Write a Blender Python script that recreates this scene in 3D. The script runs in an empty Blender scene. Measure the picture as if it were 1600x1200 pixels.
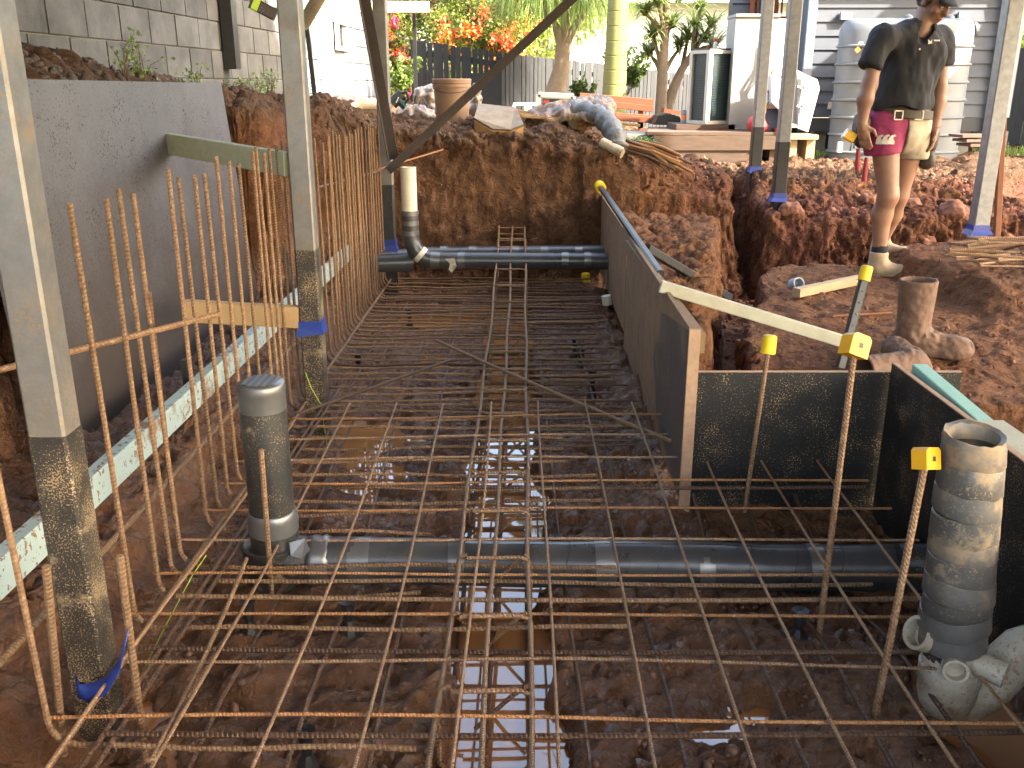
import bpy, math, random
import numpy as np
from mathutils import Vector, Matrix
random.seed(7); RNG = np.random.default_rng(11)
SC = bpy.context.scene; COL = SC.collection
R = math.radians
# ------------------------------------------------------------------ camera, sky, sun, exposure
FPX = 1440.0; PITCH = math.atan(470 / 1440.0); CH = 1.27
cam = bpy.data.cameras.new('camera'); camo = bpy.data.objects.new('camera', cam); COL.objects.link(camo)
cam.sensor_width = 36; cam.lens = 36 * FPX / 1600; cam.clip_start = .05; cam.clip_end = 600
camo.location = (0, 0, CH); camo.rotation_euler = (math.pi / 2 - PITCH, 0, 0); SC.camera = camo
SUN = Vector((-.66, .34, -.56)).normalized()            # direction the light travels
w = bpy.data.worlds.new('World'); SC.world = w; w.use_nodes = True
nt = w.node_tree; bg = nt.nodes['Background']; sky = nt.nodes.new('ShaderNodeTexSky')
sky.sky_type = 'NISHITA'; sky.sun_disc = False; sky.sun_elevation = math.asin(-SUN.z)
sky.sun_rotation = math.atan2(-SUN.x, -SUN.y); sky.dust_density = 4.5; sky.air_density = 1.1; sky.ozone_density = .8
nt.links.new(sky.outputs[0], bg.inputs[0]); bg.inputs[1].default_value = .15
sl = bpy.data.lights.new('sun', 'SUN'); sl.energy = 2.3; sl.angle = R(.53); sl.color = (1, .965, .91)
so = bpy.data.objects.new('sun', sl); COL.objects.link(so); so.location = (8, -4, 9)
so.rotation_euler = SUN.to_track_quat('-Z', 'Y').to_euler()
SC.view_settings.view_transform = 'Standard'; SC.view_settings.look = 'None'; SC.view_settings.gamma = 1
SC.view_settings.exposure = 3.62
SC.view_settings.use_white_balance = True; SC.view_settings.white_balance_temperature = 7200; SC.view_settings.white_balance_tint = 8
SC.cycles.use_denoising = True; SC.cycles.max_bounces = 8; SC.cycles.diffuse_bounces = 5; SC.cycles.caustics_reflective = False
SC.cycles.sample_clamp_indirect = 6

# ------------------------------------------------------------------ helpers
_c, _s = math.cos(PITCH), math.sin(PITCH)
def atY(x, y, Y):
    t = (y - 600) / FPX; zc = Y / (_c - t * _s); return Vector(((x - 800) / FPX * zc, Y, CH - zc * (t * _c + _s)))
def atZ(x, y, z):
    t = (y - 600) / FPX; zc = (CH - z) / (t * _c + _s); return Vector(((x - 800) / FPX * zc, zc * (_c - t * _s), z))
def atX(x, y, X):
    t = (y - 600) / FPX; zc = X * FPX / (x - 800); return Vector((X, zc * (_c - t * _s), CH - zc * (t * _c + _s)))
def h3(i, j, k, seed):
    n = (i * 374761393 + j * 668265263 + k * 2147483647 + seed * 974634777) & 0xffffffff
    n = ((n ^ (n >> 13)) * 1274126177) & 0xffffffff
    return ((n ^ (n >> 16)) & 0xffff) / 32768.0 - 1
def vnoise(p, seed=0):
    p = np.asarray(p, float); i = np.floor(p).astype(np.int64); f = p - i; f = f * f * f * (f * (f * 6 - 15) + 10)
    r = 0
    for a in (0, 1):
        for b in (0, 1):
            for c in (0, 1):
                wgt = (f[:, 0] if a else 1 - f[:, 0]) * (f[:, 1] if b else 1 - f[:, 1]) * (f[:, 2] if c else 1 - f[:, 2])
                r = r + wgt * h3(i[:, 0] + a, i[:, 1] + b, i[:, 2] + c, seed)
    return r
def fbm(p, sc, octs=4, gain=.5, seed=0):
    p = np.asarray(p, float) * sc; r = 0; a = 1
    for o in range(octs): r = r + a * vnoise(p + o * 17.3, seed + o); a *= gain; p = p * 2.03
    return r
def ss(a, b, v):
    t = np.clip((v - a) / (b - a), 0, 1); return t * t * (3 - 2 * t)

def tag(o, label=None, cat=None, group=None, kind=None):
    if label: o['label'] = label
    if cat: o['category'] = cat
    if group: o['group'] = group
    if kind: o['kind'] = kind
    return o
def thing(name, label, cat, loc=(0, 0, 0), group=None):
    o = bpy.data.objects.new(name, None); o.empty_display_size = .05; COL.objects.link(o); o.location = loc
    return tag(o, label, cat, group)
def V(*a): return Vector(a)
class MB:
    def __init__(s): s.v = []; s.f = []; s.uv = {}
    def add(s, vs, fs):
        b = len(s.v); s.v += [tuple(x) for x in vs]; s.f += [tuple(i + b for i in f) for f in fs]; return s
    def box(s, lo, hi):
        (x0, y0, z0), (x1, y1, z1) = lo, hi
        return s.add([(x0, y0, z0), (x1, y0, z0), (x1, y1, z0), (x0, y1, z0), (x0, y0, z1), (x1, y0, z1), (x1, y1, z1), (x0, y1, z1)],
                     [(3, 2, 1, 0), (4, 5, 6, 7), (0, 1, 5, 4), (1, 2, 6, 5), (2, 3, 7, 6), (3, 0, 4, 7)])
    def beam(s, p, q, w, h, up=(0, 0, 1), bev=.0):
        p, q = Vector(p), Vector(q); d = (q - p).normalized(); up = Vector(up)
        if abs(d.dot(up)) > .98: up = V(0, 1, 0)
        a = d.cross(up).normalized(); b = a.cross(d).normalized(); bv = min(bev, w / 3, h / 3)
        if bv > 0: prof = [(-w/2+bv, -h/2), (w/2-bv, -h/2), (w/2, -h/2+bv), (w/2, h/2-bv), (w/2-bv, h/2), (-w/2+bv, h/2), (-w/2, h/2-bv), (-w/2, -h/2+bv)]
        else: prof = [(-w/2, -h/2), (w/2, -h/2), (w/2, h/2), (-w/2, h/2)]
        return s.sweep([p, q], prof, a, b)
    def sweep(s, pts, prof, a, b):
        n = len(prof); base = len(s.v)
        for p in pts:
            for (u, v) in prof: s.v.append(tuple(p + a * u + b * v))
        for i in range(len(pts) - 1):
            for j in range(n):
                k = (j + 1) % n; s.f.append((base+i*n+j, base+i*n+k, base+(i+1)*n+k, base+(i+1)*n+j))
        s.f.append(tuple(base + j for j in reversed(range(n)))); s.f.append(tuple(base + (len(pts)-1)*n + j for j in range(n)))
        return s
    def tube(s, pts, r, n=8, cap=True, closed=False):
        pts = [Vector(p) for p in pts]; m = len(pts); base = len(s.v)
        rs = r if isinstance(r, (list, tuple)) else [r] * m
        ref = None; L = 0
        for i, p in enumerate(pts):
            d = (pts[min(i+1, m-1)] - pts[max(i-1, 0)])
            if d.length < 1e-9: d = V(0, 0, 1)
            d.normalize()
            if ref is None:
                ref = V(0, 0, 1) if abs(d.z) < .9 else V(1, 0, 0)
            a = d.cross(ref).normalized(); b = a.cross(d).normalized(); ref = b
            if i: L += (p - pts[i-1]).length
            for j in range(n):
                t = 2 * math.pi * j / n; s.uv[len(s.v)] = (j / n, L); s.v.append(tuple(p + (a * math.cos(t) + b * math.sin(t)) * rs[i]))
        for i in range(m - 1):
            for j in range(n):
                k = (j + 1) % n; s.f.append((base+i*n+j, base+i*n+k, base+(i+1)*n+k, base+(i+1)*n+j))
        if cap:
            s.f.append(tuple(base + j for j in reversed(range(n)))); s.f.append(tuple(base + (m-1)*n + j for j in range(n)))
        return s
    def lathe(s, prof, c, n=20, axis=None):
        # prof [(r,z)] revolved round vertical axis at c (or round axis vector)
        c = Vector(c); ax = Vector(axis).normalized() if axis else V(0, 0, 1)
        u = ax.orthogonal().normalized(); v = ax.cross(u); base = len(s.v); m = len(prof)
        for (r, z) in prof:
            for j in range(n):
                t = 2 * math.pi * j / n; s.v.append(tuple(c + ax * z + (u * math.cos(t) + v * math.sin(t)) * max(r, 1e-4)))
        for i in range(m - 1):
            for j in range(n):
                k = (j + 1) % n; s.f.append((base+i*n+j, base+i*n+k, base+(i+1)*n+k, base+(i+1)*n+j))
        s.f.append(tuple(base + j for j in reversed(range(n)))); s.f.append(tuple(base + (m-1)*n + j for j in range(n)))
        return s
    def prism(s, poly, d):
        # closed polygon extruded by vector d
        n = len(poly); poly = [Vector(p) for p in poly]; d = Vector(d)
        vs = poly + [p + d for p in poly]
        return s.add(vs, [tuple(reversed(range(n))), tuple(range(n, 2*n))] + [(i, (i+1) % n, n+(i+1) % n, n+i) for i in range(n)])
    def build(s, name, mat, parent=None, smooth=False, origin=None):
        v = np.array(s.v, dtype=np.float32)
        if parent is not None: off = np.array(parent_loc(parent))
        elif origin is not None: off = np.array(origin)
        else:
            off = np.array([(v[:, 0].min()+v[:, 0].max())/2, (v[:, 1].min()+v[:, 1].max())/2, v[:, 2].min()])
        me = bpy.data.meshes.new(name); me.from_pydata((v - off).tolist(), [], s.f)
        if s.uv:
            ul = me.uv_layers.new(name='UVMap'); li = np.zeros(len(me.loops), dtype=np.int32); me.loops.foreach_get('vertex_index', li)
            uv = np.zeros((len(v), 2), dtype=np.float32)
            for k, q in s.uv.items(): uv[k] = q
            ul.data.foreach_set('uv', uv[li].ravel())
        if smooth: me.polygons.foreach_set('use_smooth', [True] * len(me.polygons))
        me.materials.append(M[mat] if isinstance(mat, str) else mat)
        o = bpy.data.objects.new(name, me); COL.objects.link(o)
        if parent is not None: o.parent = parent
        else: o.location = off
        if smooth == 'auto': autosmooth(me)
        return o
def parent_loc(p):
    l = Vector(p.location)
    while p.parent: p = p.parent; l = l + p.location
    return l
def autosmooth(me, ang=40):
    try: me.set_sharp_from_angle(angle=R(ang))
    except Exception: pass
def npmesh(name, v, f, mat, parent=None, smooth=True, uv=None, attr=None, origin=None):
    v = np.asarray(v, dtype=np.float32); f = np.asarray(f, dtype=np.int32); k = f.shape[1]
    off = np.array(parent_loc(parent)) if parent is not None else (np.array(origin) if origin is not None else np.array([(v[:, 0].min()+v[:, 0].max())/2, (v[:, 1].min()+v[:, 1].max())/2, v[:, 2].min()]))
    v = (v - off).astype(np.float32)
    me = bpy.data.meshes.new(name); me.vertices.add(len(v)); me.vertices.foreach_set('co', v.ravel())
    me.loops.add(f.size); me.loops.foreach_set('vertex_index', f.ravel()); me.polygons.add(len(f))
    me.polygons.foreach_set('loop_start', np.arange(0, f.size, k, dtype=np.int32)); me.polygons.foreach_set('loop_total', np.full(len(f), k, dtype=np.int32))
    if smooth: me.polygons.foreach_set('use_smooth', np.ones(len(f), dtype=bool))
    me.update(calc_edges=True)
    if attr is not None:
        for an, av in attr.items():
            a = me.attributes.new(an, 'FLOAT', 'POINT'); a.data.foreach_set('value', np.asarray(av, dtype=np.float32))
    me.materials.append(M[mat] if isinstance(mat, str) else mat)
    o = bpy.data.objects.new(name, me); COL.objects.link(o)
    if parent is not None: o.parent = parent
    else: o.location = off
    return o
def inst(o, loc, parent=None, rot=None, scale=None, mat=None):
    c = o.copy(); COL.objects.link(c); c.parent = parent; c.location = loc
    if rot is not None: c.rotation_euler = rot
    if scale is not None: c.scale = scale
    return c
# ---- implicit surfaces: smooth union of cones / ellipsoids turned into a mesh (surface nets)
def cone(a, b, ra, rb):
    a = np.array(a, float); b = np.array(b, float); d = b - a; L = max(d @ d, 1e-9)
    def fn(p):
        h = np.clip(((p - a) @ d) / L, 0, 1); return np.linalg.norm(p - a - h[:, None] * d, axis=1) - (ra + h * (rb - ra))
    return fn
def ell(c, r, M3=None):
    c = np.array(c, float); r = np.array(r, float)
    def fn(p):
        q = p - c
        if M3 is not None: q = q @ np.array(M3)
        k = np.linalg.norm(q / r, axis=1); k2 = np.linalg.norm(q / (r * r), axis=1); return k * (k - 1) / np.maximum(k2, 1e-6)
    return fn
def smin(d1, d2, k):
    h = np.clip(.5 + .5 * (d2 - d1) / k, 0, 1); return d2 * (1 - h) + d1 * h - k * h * (1 - h)
def union(fs, k=.03):
    def fn(p):
        d = fs[0](p)
        for f in fs[1:]: d = smin(d, f(p), k)
        return d
    return fn
def surfnet(fn, lo, hi, res):
    lo = np.array(lo, float); hi = np.array(hi, float); n = np.ceil((hi - lo) / res).astype(int) + 1
    ax = [lo[i] + res * np.arange(n[i]) for i in range(3)]
    P = np.stack(np.meshgrid(*ax, indexing='ij'), -1).reshape(-1, 3)
    Vv = np.concatenate([fn(c) for c in np.array_split(P, max(1, len(P) // 200000))]).reshape(n); Vv[Vv == 0] = 1e-9
    S = Vv < 0; nx, ny, nz = n
    def cor(A, a, b, c): return A[a:nx-1+a, b:ny-1+b, c:nz-1+c]
    cnt = np.zeros((nx-1, ny-1, nz-1)); pos = np.zeros((nx-1, ny-1, nz-1, 3))
    C = [(a, b, c) for a in (0, 1) for b in (0, 1) for c in (0, 1)]
    for A in C:
        for k in range(3):
            if A[k]: continue
            B = list(A); B[k] = 1
            va, vb = cor(Vv, *A), cor(Vv, *B); m = (va < 0) != (vb < 0); t = np.where(m, va / np.where(m, va - vb, 1), 0)
            q = np.zeros(pos.shape)
            for d in range(3): q[..., d] = A[d]
            q[..., k] = t; pos += q * m[..., None]; cnt += m
    act = cnt > 0; idx = -np.ones(act.shape, int); idx[act] = np.arange(act.sum())
    ii = np.argwhere(act); v = lo + res * (ii + pos[act] / cnt[act][:, None]); F = []
    for k in range(3):
        u, w_ = (k + 1) % 3, (k + 2) % 3
        sl0 = [slice(None)] * 3; sl1 = [slice(None)] * 3; sl0[k] = slice(0, n[k]-1); sl1[k] = slice(1, n[k])
        a, b = S[tuple(sl0)], S[tuple(sl1)]; e = np.argwhere(a != b)
        e = e[(e[:, u] > 0) & (e[:, w_] > 0) & (e[:, u] < n[u]-1) & (e[:, w_] < n[w_]-1)]
        if not len(e): continue
        ins = a[tuple(e.T)]
        def g(du, dw):
            q = e.copy(); q[:, u] += du; q[:, w_] += dw; return idx[tuple(q.T)]
        Q = np.stack([g(-1, -1), g(0, -1), g(0, 0), g(-1, 0)], 1); Q[~ins] = Q[~ins][:, ::-1]; F.append(Q)
    return v, np.concatenate(F)

# ------------------------------------------------------------------ materials
M = {}
def newmat(name):
    m = bpy.data.materials.new(name); m.use_nodes = True; M[name] = m
    return m, m.node_tree, m.node_tree.nodes['Principled BSDF']
def N(t, ty, **kw):
    n = t.nodes.new(ty)
    for k, v in kw.items():
        if k.startswith('i_'): n.inputs[int(k[2:]) if k[2:].isdigit() else k[2:]].default_value = v
        else: setattr(n, k, v)
    return n
def noise(t, vec, scale, detail=5, rough=.6):
    n = N(t, 'ShaderNodeTexNoise'); n.inputs['Scale'].default_value = scale; n.inputs['Detail'].default_value = detail; n.inputs['Roughness'].default_value = rough
    t.links.new(vec, n.inputs['Vector']); return n.outputs['Fac']
def remap(t, val, a, b, lo=0, hi=1):
    n = N(t, 'ShaderNodeMapRange'); t.links.new(val, n.inputs[0]); n.inputs[1].default_value = a; n.inputs[2].default_value = b; n.inputs[3].default_value = lo; n.inputs[4].default_value = hi
    return n.outputs[0]
def mixc(t, fac, a, b, mode='MIX'):
    n = N(t, 'ShaderNodeMix', data_type='RGBA', blend_type=mode)
    if isinstance(fac, (int, float)): n.inputs[0].default_value = fac
    else: t.links.new(fac, n.inputs[0])
    for i, c in ((6, a), (7, b)):
        if isinstance(c, tuple): n.inputs[i].default_value = (*c, 1) if len(c) == 3 else c
        else: t.links.new(c, n.inputs[i])
    return n.outputs[2]
def math_(t, op, a, b=0.0):
    n = N(t, 'ShaderNodeMath', operation=op)
    for i, c in ((0, a), (1, b)):
        if isinstance(c, (int, float)): n.inputs[i].default_value = c
        else: t.links.new(c, n.inputs[i])
    return n.outputs[0]
def bump(t, b, h, strength=.3, dist=.01):
    n = N(t, 'ShaderNodeBump'); n.inputs['Strength'].default_value = strength; n.inputs['Distance'].default_value = dist
    t.links.new(h, n.inputs['Height']); t.links.new(n.outputs[0], b.inputs['Normal']); return n
MUD = (.30, .17, .085)
def pm(name, col, col2=None, sc=8, rough=.6, metal=0, splat=0, splatc=MUD, splatsc=170, big=0, bumpk=.2, bumpsc=60, spec=.5, stretch=None, rand=0, rough2=None, low=None):
    """base colour varied by noise, plus optional fine mud splatter and broad dried-mud smears"""
    m, t, b = newmat(name); tc = N(t, 'ShaderNodeTexCoord'); vec = tc.outputs['Object']
    if rand:
        ol = N(t, 'ShaderNodeObjectInfo'); va = N(t, 'ShaderNodeVectorMath', operation='ADD'); t.links.new(vec, va.inputs[0]); t.links.new(ol.outputs['Location'], va.inputs[1]); vec = va.outputs[0]
    if stretch:
        mp = N(t, 'ShaderNodeMapping'); mp.inputs['Scale'].default_value = stretch; t.links.new(vec, mp.inputs[0]); sv = mp.outputs[0]
    else: sv = vec
    n1 = noise(t, sv, sc, 6, .65); c = mixc(t, remap(t, n1, .3, .7), col, col2 or tuple(x * .8 for x in col))
    rg = remap(t, n1, .3, .7, rough, rough2 if rough2 is not None else min(1, rough + .12))
    if rand:
        oi = N(t, 'ShaderNodeObjectInfo'); hs = N(t, 'ShaderNodeHueSaturation'); t.links.new(c, hs.inputs['Color'])
        t.links.new(remap(t, oi.outputs['Random'], 0, 1, 1 - rand, 1 + rand), hs.inputs['Value']); c = hs.outputs[0]
    if big:
        nb = noise(t, vec, 5, 6, .7); fb = remap(t, nb, .62 - big * .25, .70 - big * .2); c = mixc(t, fb, c, splatc); rg = math_(t, 'ADD', rg, math_(t, 'MULTIPLY', fb, .3))
    if low:   # dried mud coating that thins out with height, ragged upper edge
        sp = N(t, 'ShaderNodeSeparateXYZ'); t.links.new(vec, sp.inputs[0]); hh = math_(t, 'ADD', sp.outputs[2], math_(t, 'MULTIPLY', noise(t, vec, 4, 5, .6), low[2])); hh = math_(t, 'ADD', hh, math_(t, 'MULTIPLY', noise(t, vec, 120, 3, .6), low[2] * .8))
        fl = remap(t, hh, low[0], low[1], .85, 0); c = mixc(t, fl, c, low[3] if len(low) > 3 else splatc); rg = math_(t, 'ADD', rg, math_(t, 'MULTIPLY', fl, .35))
    if splat:
        n2 = noise(t, vec, splatsc, 3, .6); n3 = noise(t, vec, splatsc * .05, 2, .5)
        sm = math_(t, 'ADD', n2, math_(t, 'MULTIPLY', n3, .35)); f2 = remap(t, sm, .95 - splat * .37, 1.0 - splat * .37)
        c = mixc(t, f2, c, splatc); rg = math_(t, 'MAXIMUM', rg, math_(t, 'MULTIPLY', f2, .85))
    t.links.new(c, b.inputs['Base Color']); t.links.new(rg, b.inputs['Roughness'])
    b.inputs['Metallic'].default_value = metal; b.inputs['Specular IOR Level'].default_value = spec
    if bumpk: bump(t, b, noise(t, sv, bumpsc, 6, .65), bumpk, .004)
    return m
def soil():
    m, t, b = newmat('soil'); tc = N(t, 'ShaderNodeTexCoord'); vec = tc.outputs['Object']
    a_wet = N(t, 'ShaderNodeAttribute', attribute_name='wet').outputs['Fac']; a_red = N(t, 'ShaderNodeAttribute', attribute_name='red').outputs['Fac']; a_top = N(t, 'ShaderNodeAttribute', attribute_name='topsoil').outputs['Fac']
    n1 = noise(t, vec, 2.2, 8, .7); n2 = noise(t, vec, 14, 6, .7); n3 = noise(t, vec, 70, 4, .7)
    clay = mixc(t, remap(t, n2, .32, .7), (.10, .040, .020), (.25, .122, .062))
    red = mixc(t, remap(t, n2, .3, .68), (.066, .023, .017), (.165, .068, .046))
    top = mixc(t, remap(t, n2, .3, .7), (.055, .03, .019), (.16, .093, .056))
    c = mixc(t, math_(t, 'MULTIPLY', a_red, remap(t, n1, .35, .6)), clay, red)
    c = mixc(t, a_top, c, top)
    c = mixc(t, remap(t, n3, .58, .75, 0, .5), c, (.34, .215, .13))
    dk = mixc(t, remap(t, n1, .3, .7), (.155, .062, .029), (.33, .168, .085))
    wn = remap(t, noise(t, vec, 5, 5, .7), .35, .6, .55, 1); wet = math_(t, 'MULTIPLY', a_wet, wn)
    c = mixc(t, math_(t, 'MULTIPLY', wet, .82), c, dk)
    t.links.new(c, b.inputs['Base Color'])
    rg = remap(t, wet, .15, .9, .9, .09); t.links.new(rg, b.inputs['Roughness']); t.links.new(remap(t, wet, .2, .8, .12, .55), b.inputs['Specular IOR Level'])
    h = math_(t, 'ADD', noise(t, vec, 38, 8, .72), math_(t, 'MULTIPLY', noise(t, vec, 150, 4, .7), .4))
    vo = N(t, 'ShaderNodeTexVoronoi', feature='F1'); vo.inputs['Scale'].default_value = 26; t.links.new(vec, vo.inputs['Vector'])
    h = math_(t, 'ADD', h, math_(t, 'MULTIPLY', vo.outputs['Distance'], .5)); 
    wv = N(t, 'ShaderNodeTexNoise'); wv.inputs['Scale'].default_value = 6; t.links.new(vec, wv.inputs['Vector']); va = N(t, 'ShaderNodeVectorMath', operation='MULTIPLY_ADD'); t.links.new(wv.outputs['Color'], va.inputs[0]); va.inputs[1].default_value = (.22, .22, .22); t.links.new(vec, va.inputs[2])
    ce = N(t, 'ShaderNodeTexVoronoi', feature='DISTANCE_TO_EDGE'); ce.inputs['Scale'].default_value = 8; t.links.new(va.outputs[0], ce.inputs['Vector'])
    h = math_(t, 'ADD', h, math_(t, 'MULTIPLY', remap(t, ce.outputs['Distance'], 0, .07), .28)); bump(t, b, h, 1.0, .026)
soil()
def rebar_mat(name, c1, c2, c3, pitch=.0105, wet=.55):
    m, t, b = newmat(name); tc = N(t, 'ShaderNodeTexCoord'); uv = N(t, 'ShaderNodeSeparateXYZ'); t.links.new(tc.outputs['UV'], uv.inputs[0])
    vec = tc.outputs['Object']; n1 = noise(t, vec, 7, 5, .7); n2 = noise(t, vec, 90, 4, .7)
    c = mixc(t, remap(t, n1, .35, .65), c1, c2); c = mixc(t, remap(t, n2, .52, .66, 0, .75), c, c3)
    oi = N(t, 'ShaderNodeObjectInfo'); hs = N(t, 'ShaderNodeHueSaturation'); t.links.new(c, hs.inputs['Color']); t.links.new(remap(t, oi.outputs['Random'], 0, 1, .7, 1.2), hs.inputs['Value'])
    ph = math_(t, 'ADD', math_(t, 'MULTIPLY', uv.outputs[1], 2 * math.pi / pitch), math_(t, 'MULTIPLY', uv.outputs[0], 2 * math.pi))
    rib = remap(t, math_(t, 'SINE', ph), -.2, .8)
    cc = mixc(t, math_(t, 'MULTIPLY', rib, .35), hs.outputs[0], c3)
    t.links.new(cc, b.inputs['Base Color']); t.links.new(remap(t, n1, .35, .7, wet, .85), b.inputs['Roughness']); b.inputs['Metallic'].default_value = .1; b.inputs['Specular IOR Level'].default_value = .35
    bump(t, b, math_(t, 'ADD', rib, math_(t, 'MULTIPLY', n2, .5)), .75, .0022)
rebar_mat('rebar', (.145, .07, .034), (.225, .128, .068), (.36, .235, .13))
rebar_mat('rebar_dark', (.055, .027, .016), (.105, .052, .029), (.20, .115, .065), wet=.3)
rebar_mat('rebar_thin', (.19, .095, .047), (.29, .17, .092), (.42, .28, .165), pitch=.008, wet=.42)
rebar_mat('rebar_orange', (.27, .105, .036), (.34, .155, .06), (.44, .25, .115), pitch=.008, wet=.5)
pm('galv', (.23, .225, .215), (.16, .155, .15), 14, .42, .55, splat=.5, splatc=(.36, .24, .13), splatsc=182, big=.1, bumpk=.08, low=(1.7, 2.15, 1.0, (.25, .18, .11)))
pm('galv_far', (.25, .25, .255), (.17, .17, .175), 25, .4, .55, bumpk=.05)
pm('tar', (.014, .012, .011), (.026, .022, .018), 20, .45, 0, splat=.62, splatc=(.31, .22, .125), splatsc=247, big=.2, bumpk=.1)
pm('tar_clean', (.014, .014, .015), (.03, .028, .027), 20, .35, 0, splat=.3, bumpk=.1)
pm('tape_blue', (.012, .03, .19), (.02, .05, .25), 12, .35, splat=.3)
pm('tape_lav', (.24, .22, .36), (.3, .28, .4), 12, .35)
pm('sheet_grey', (.135, .136, .152), (.108, .108, .122), 3, .4, .0, spec=.28, splat=.45, splatc=(.05, .034, .024), splatsc=110, bumpk=.04, low=(1.0, 1.85, .7, (.035, .021, .014)))
pm('pine', (.36, .27, .155), (.29, .21, .115), 3, .7, stretch=(1, 14, 14), splat=.15, bumpk=.15)
pm('pine_green', (.36, .355, .24), (.30, .30, .19), 3, .7, stretch=(1, 14, 14), splat=.1, bumpk=.15)
pm('pine_muddy', (.44, .30, .15), (.36, .22, .10), 4, .8, splat=.4, big=.1)
pm('pine_pale', (.40, .38, .29), (.32, .295, .21), 4, .7, stretch=(3, 3, 3), splat=.25, splatc=(.25, .15, .08))
pm('pine_blue', (.40, .49, .46), (.33, .43, .41), 4, .65, splat=.5, splatc=(.22, .125, .075), splatsc=50, big=.25)
pm('pine_teal', (.20, .42, .35), (.30, .46, .38), 3, .7, stretch=(3, 20, 20), splat=.1)
pm('ply_edge', (.42, .26, .16), (.30, .18, .11), 30, .8, splat=.4)
pm('ply_black', (.012, .0115, .011), (.02, .0185, .017), 6, .5, spec=.3, splat=.47, splatc=(.33, .22, .12), splatsc=195, bumpk=.04)
pm('ply_mud', (.27, .165, .085), (.20, .12, .062), 9, .8, splat=.55, splatc=(.14, .085, .05), splatsc=156, big=.05, bumpk=.3, bumpsc=90)
pm('lagging', (.038, .038, .039), (.062, .062, .063), 5, .25, splat=.2, splatc=(.28, .2, .13), splatsc=208, bumpk=.1, bumpsc=25)
pm('lagging_mud', (.018, .018, .018), (.035, .033, .03), 5, .4, splat=.4, splatc=(.30, .21, .12), splatsc=260, big=.12, bumpk=.1, bumpsc=25)
pm('duct', (.2, .198, .195), (.14, .138, .136), 9, .3, .6, splat=.25, splatc=(.33, .23, .13), splatsc=208, bumpk=.25, bumpsc=18)
pm('duct_mud', (.165, .156, .143), (.105, .098, .088), 7, .36, .3, splat=.42, splatc=(.30, .21, .125), splatsc=200, big=.45, bumpk=.6, bumpsc=16)
pm('pvc', (.62, .58, .47), (.55, .50, .38), 8, .4, splat=.3, splatc=(.30, .18, .1), splatsc=156, big=.08, bumpk=.05)
pm('pvc_mud', (.47, .42, .33), (.33, .26, .17), 10, .5, splat=.55, splatc=(.33, .2, .11), splatsc=117, big=.15, bumpk=.1)
pm('cap_yellow', (.75, .52, .01), (.68, .44, .01), 12, .4, splat=.08, bumpk=.03)
pm('cap_orange', (.80, .38, .012), (.7, .32, .01), 12, .4, splat=.15, bumpk=.03)
pm('black_plastic', (.012, .012, .013), (.02, .02, .02), 12, .45, splat=.2)
pm('steel_black', (.018, .018, .02), (.03, .03, .03), 20, .35, .2, splat=.25)
pm('steel_brown', (.038, .028, .025), (.06, .043, .036), 9, .6, .1, splat=.3, splatc=(.22, .14, .09))
pm('rust', (.14, .05, .025), (.22, .085, .04), 15, .8)
def watermat():
    m, t, b = newmat('muddy_water'); tc = N(t, 'ShaderNodeTexCoord'); n1 = noise(t, tc.outputs['Object'], 3, 3, .5)
    t.links.new(mixc(t, n1, (.40, .17, .055), (.30, .13, .05)), b.inputs['Base Color']); b.inputs['Roughness'].default_value = .03; b.inputs['Specular IOR Level'].default_value = 1.0; b.inputs['IOR'].default_value = 1.5
    bump(t, b, noise(t, tc.outputs['Object'], 5, 2, .5), .02, .02)
watermat()

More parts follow.
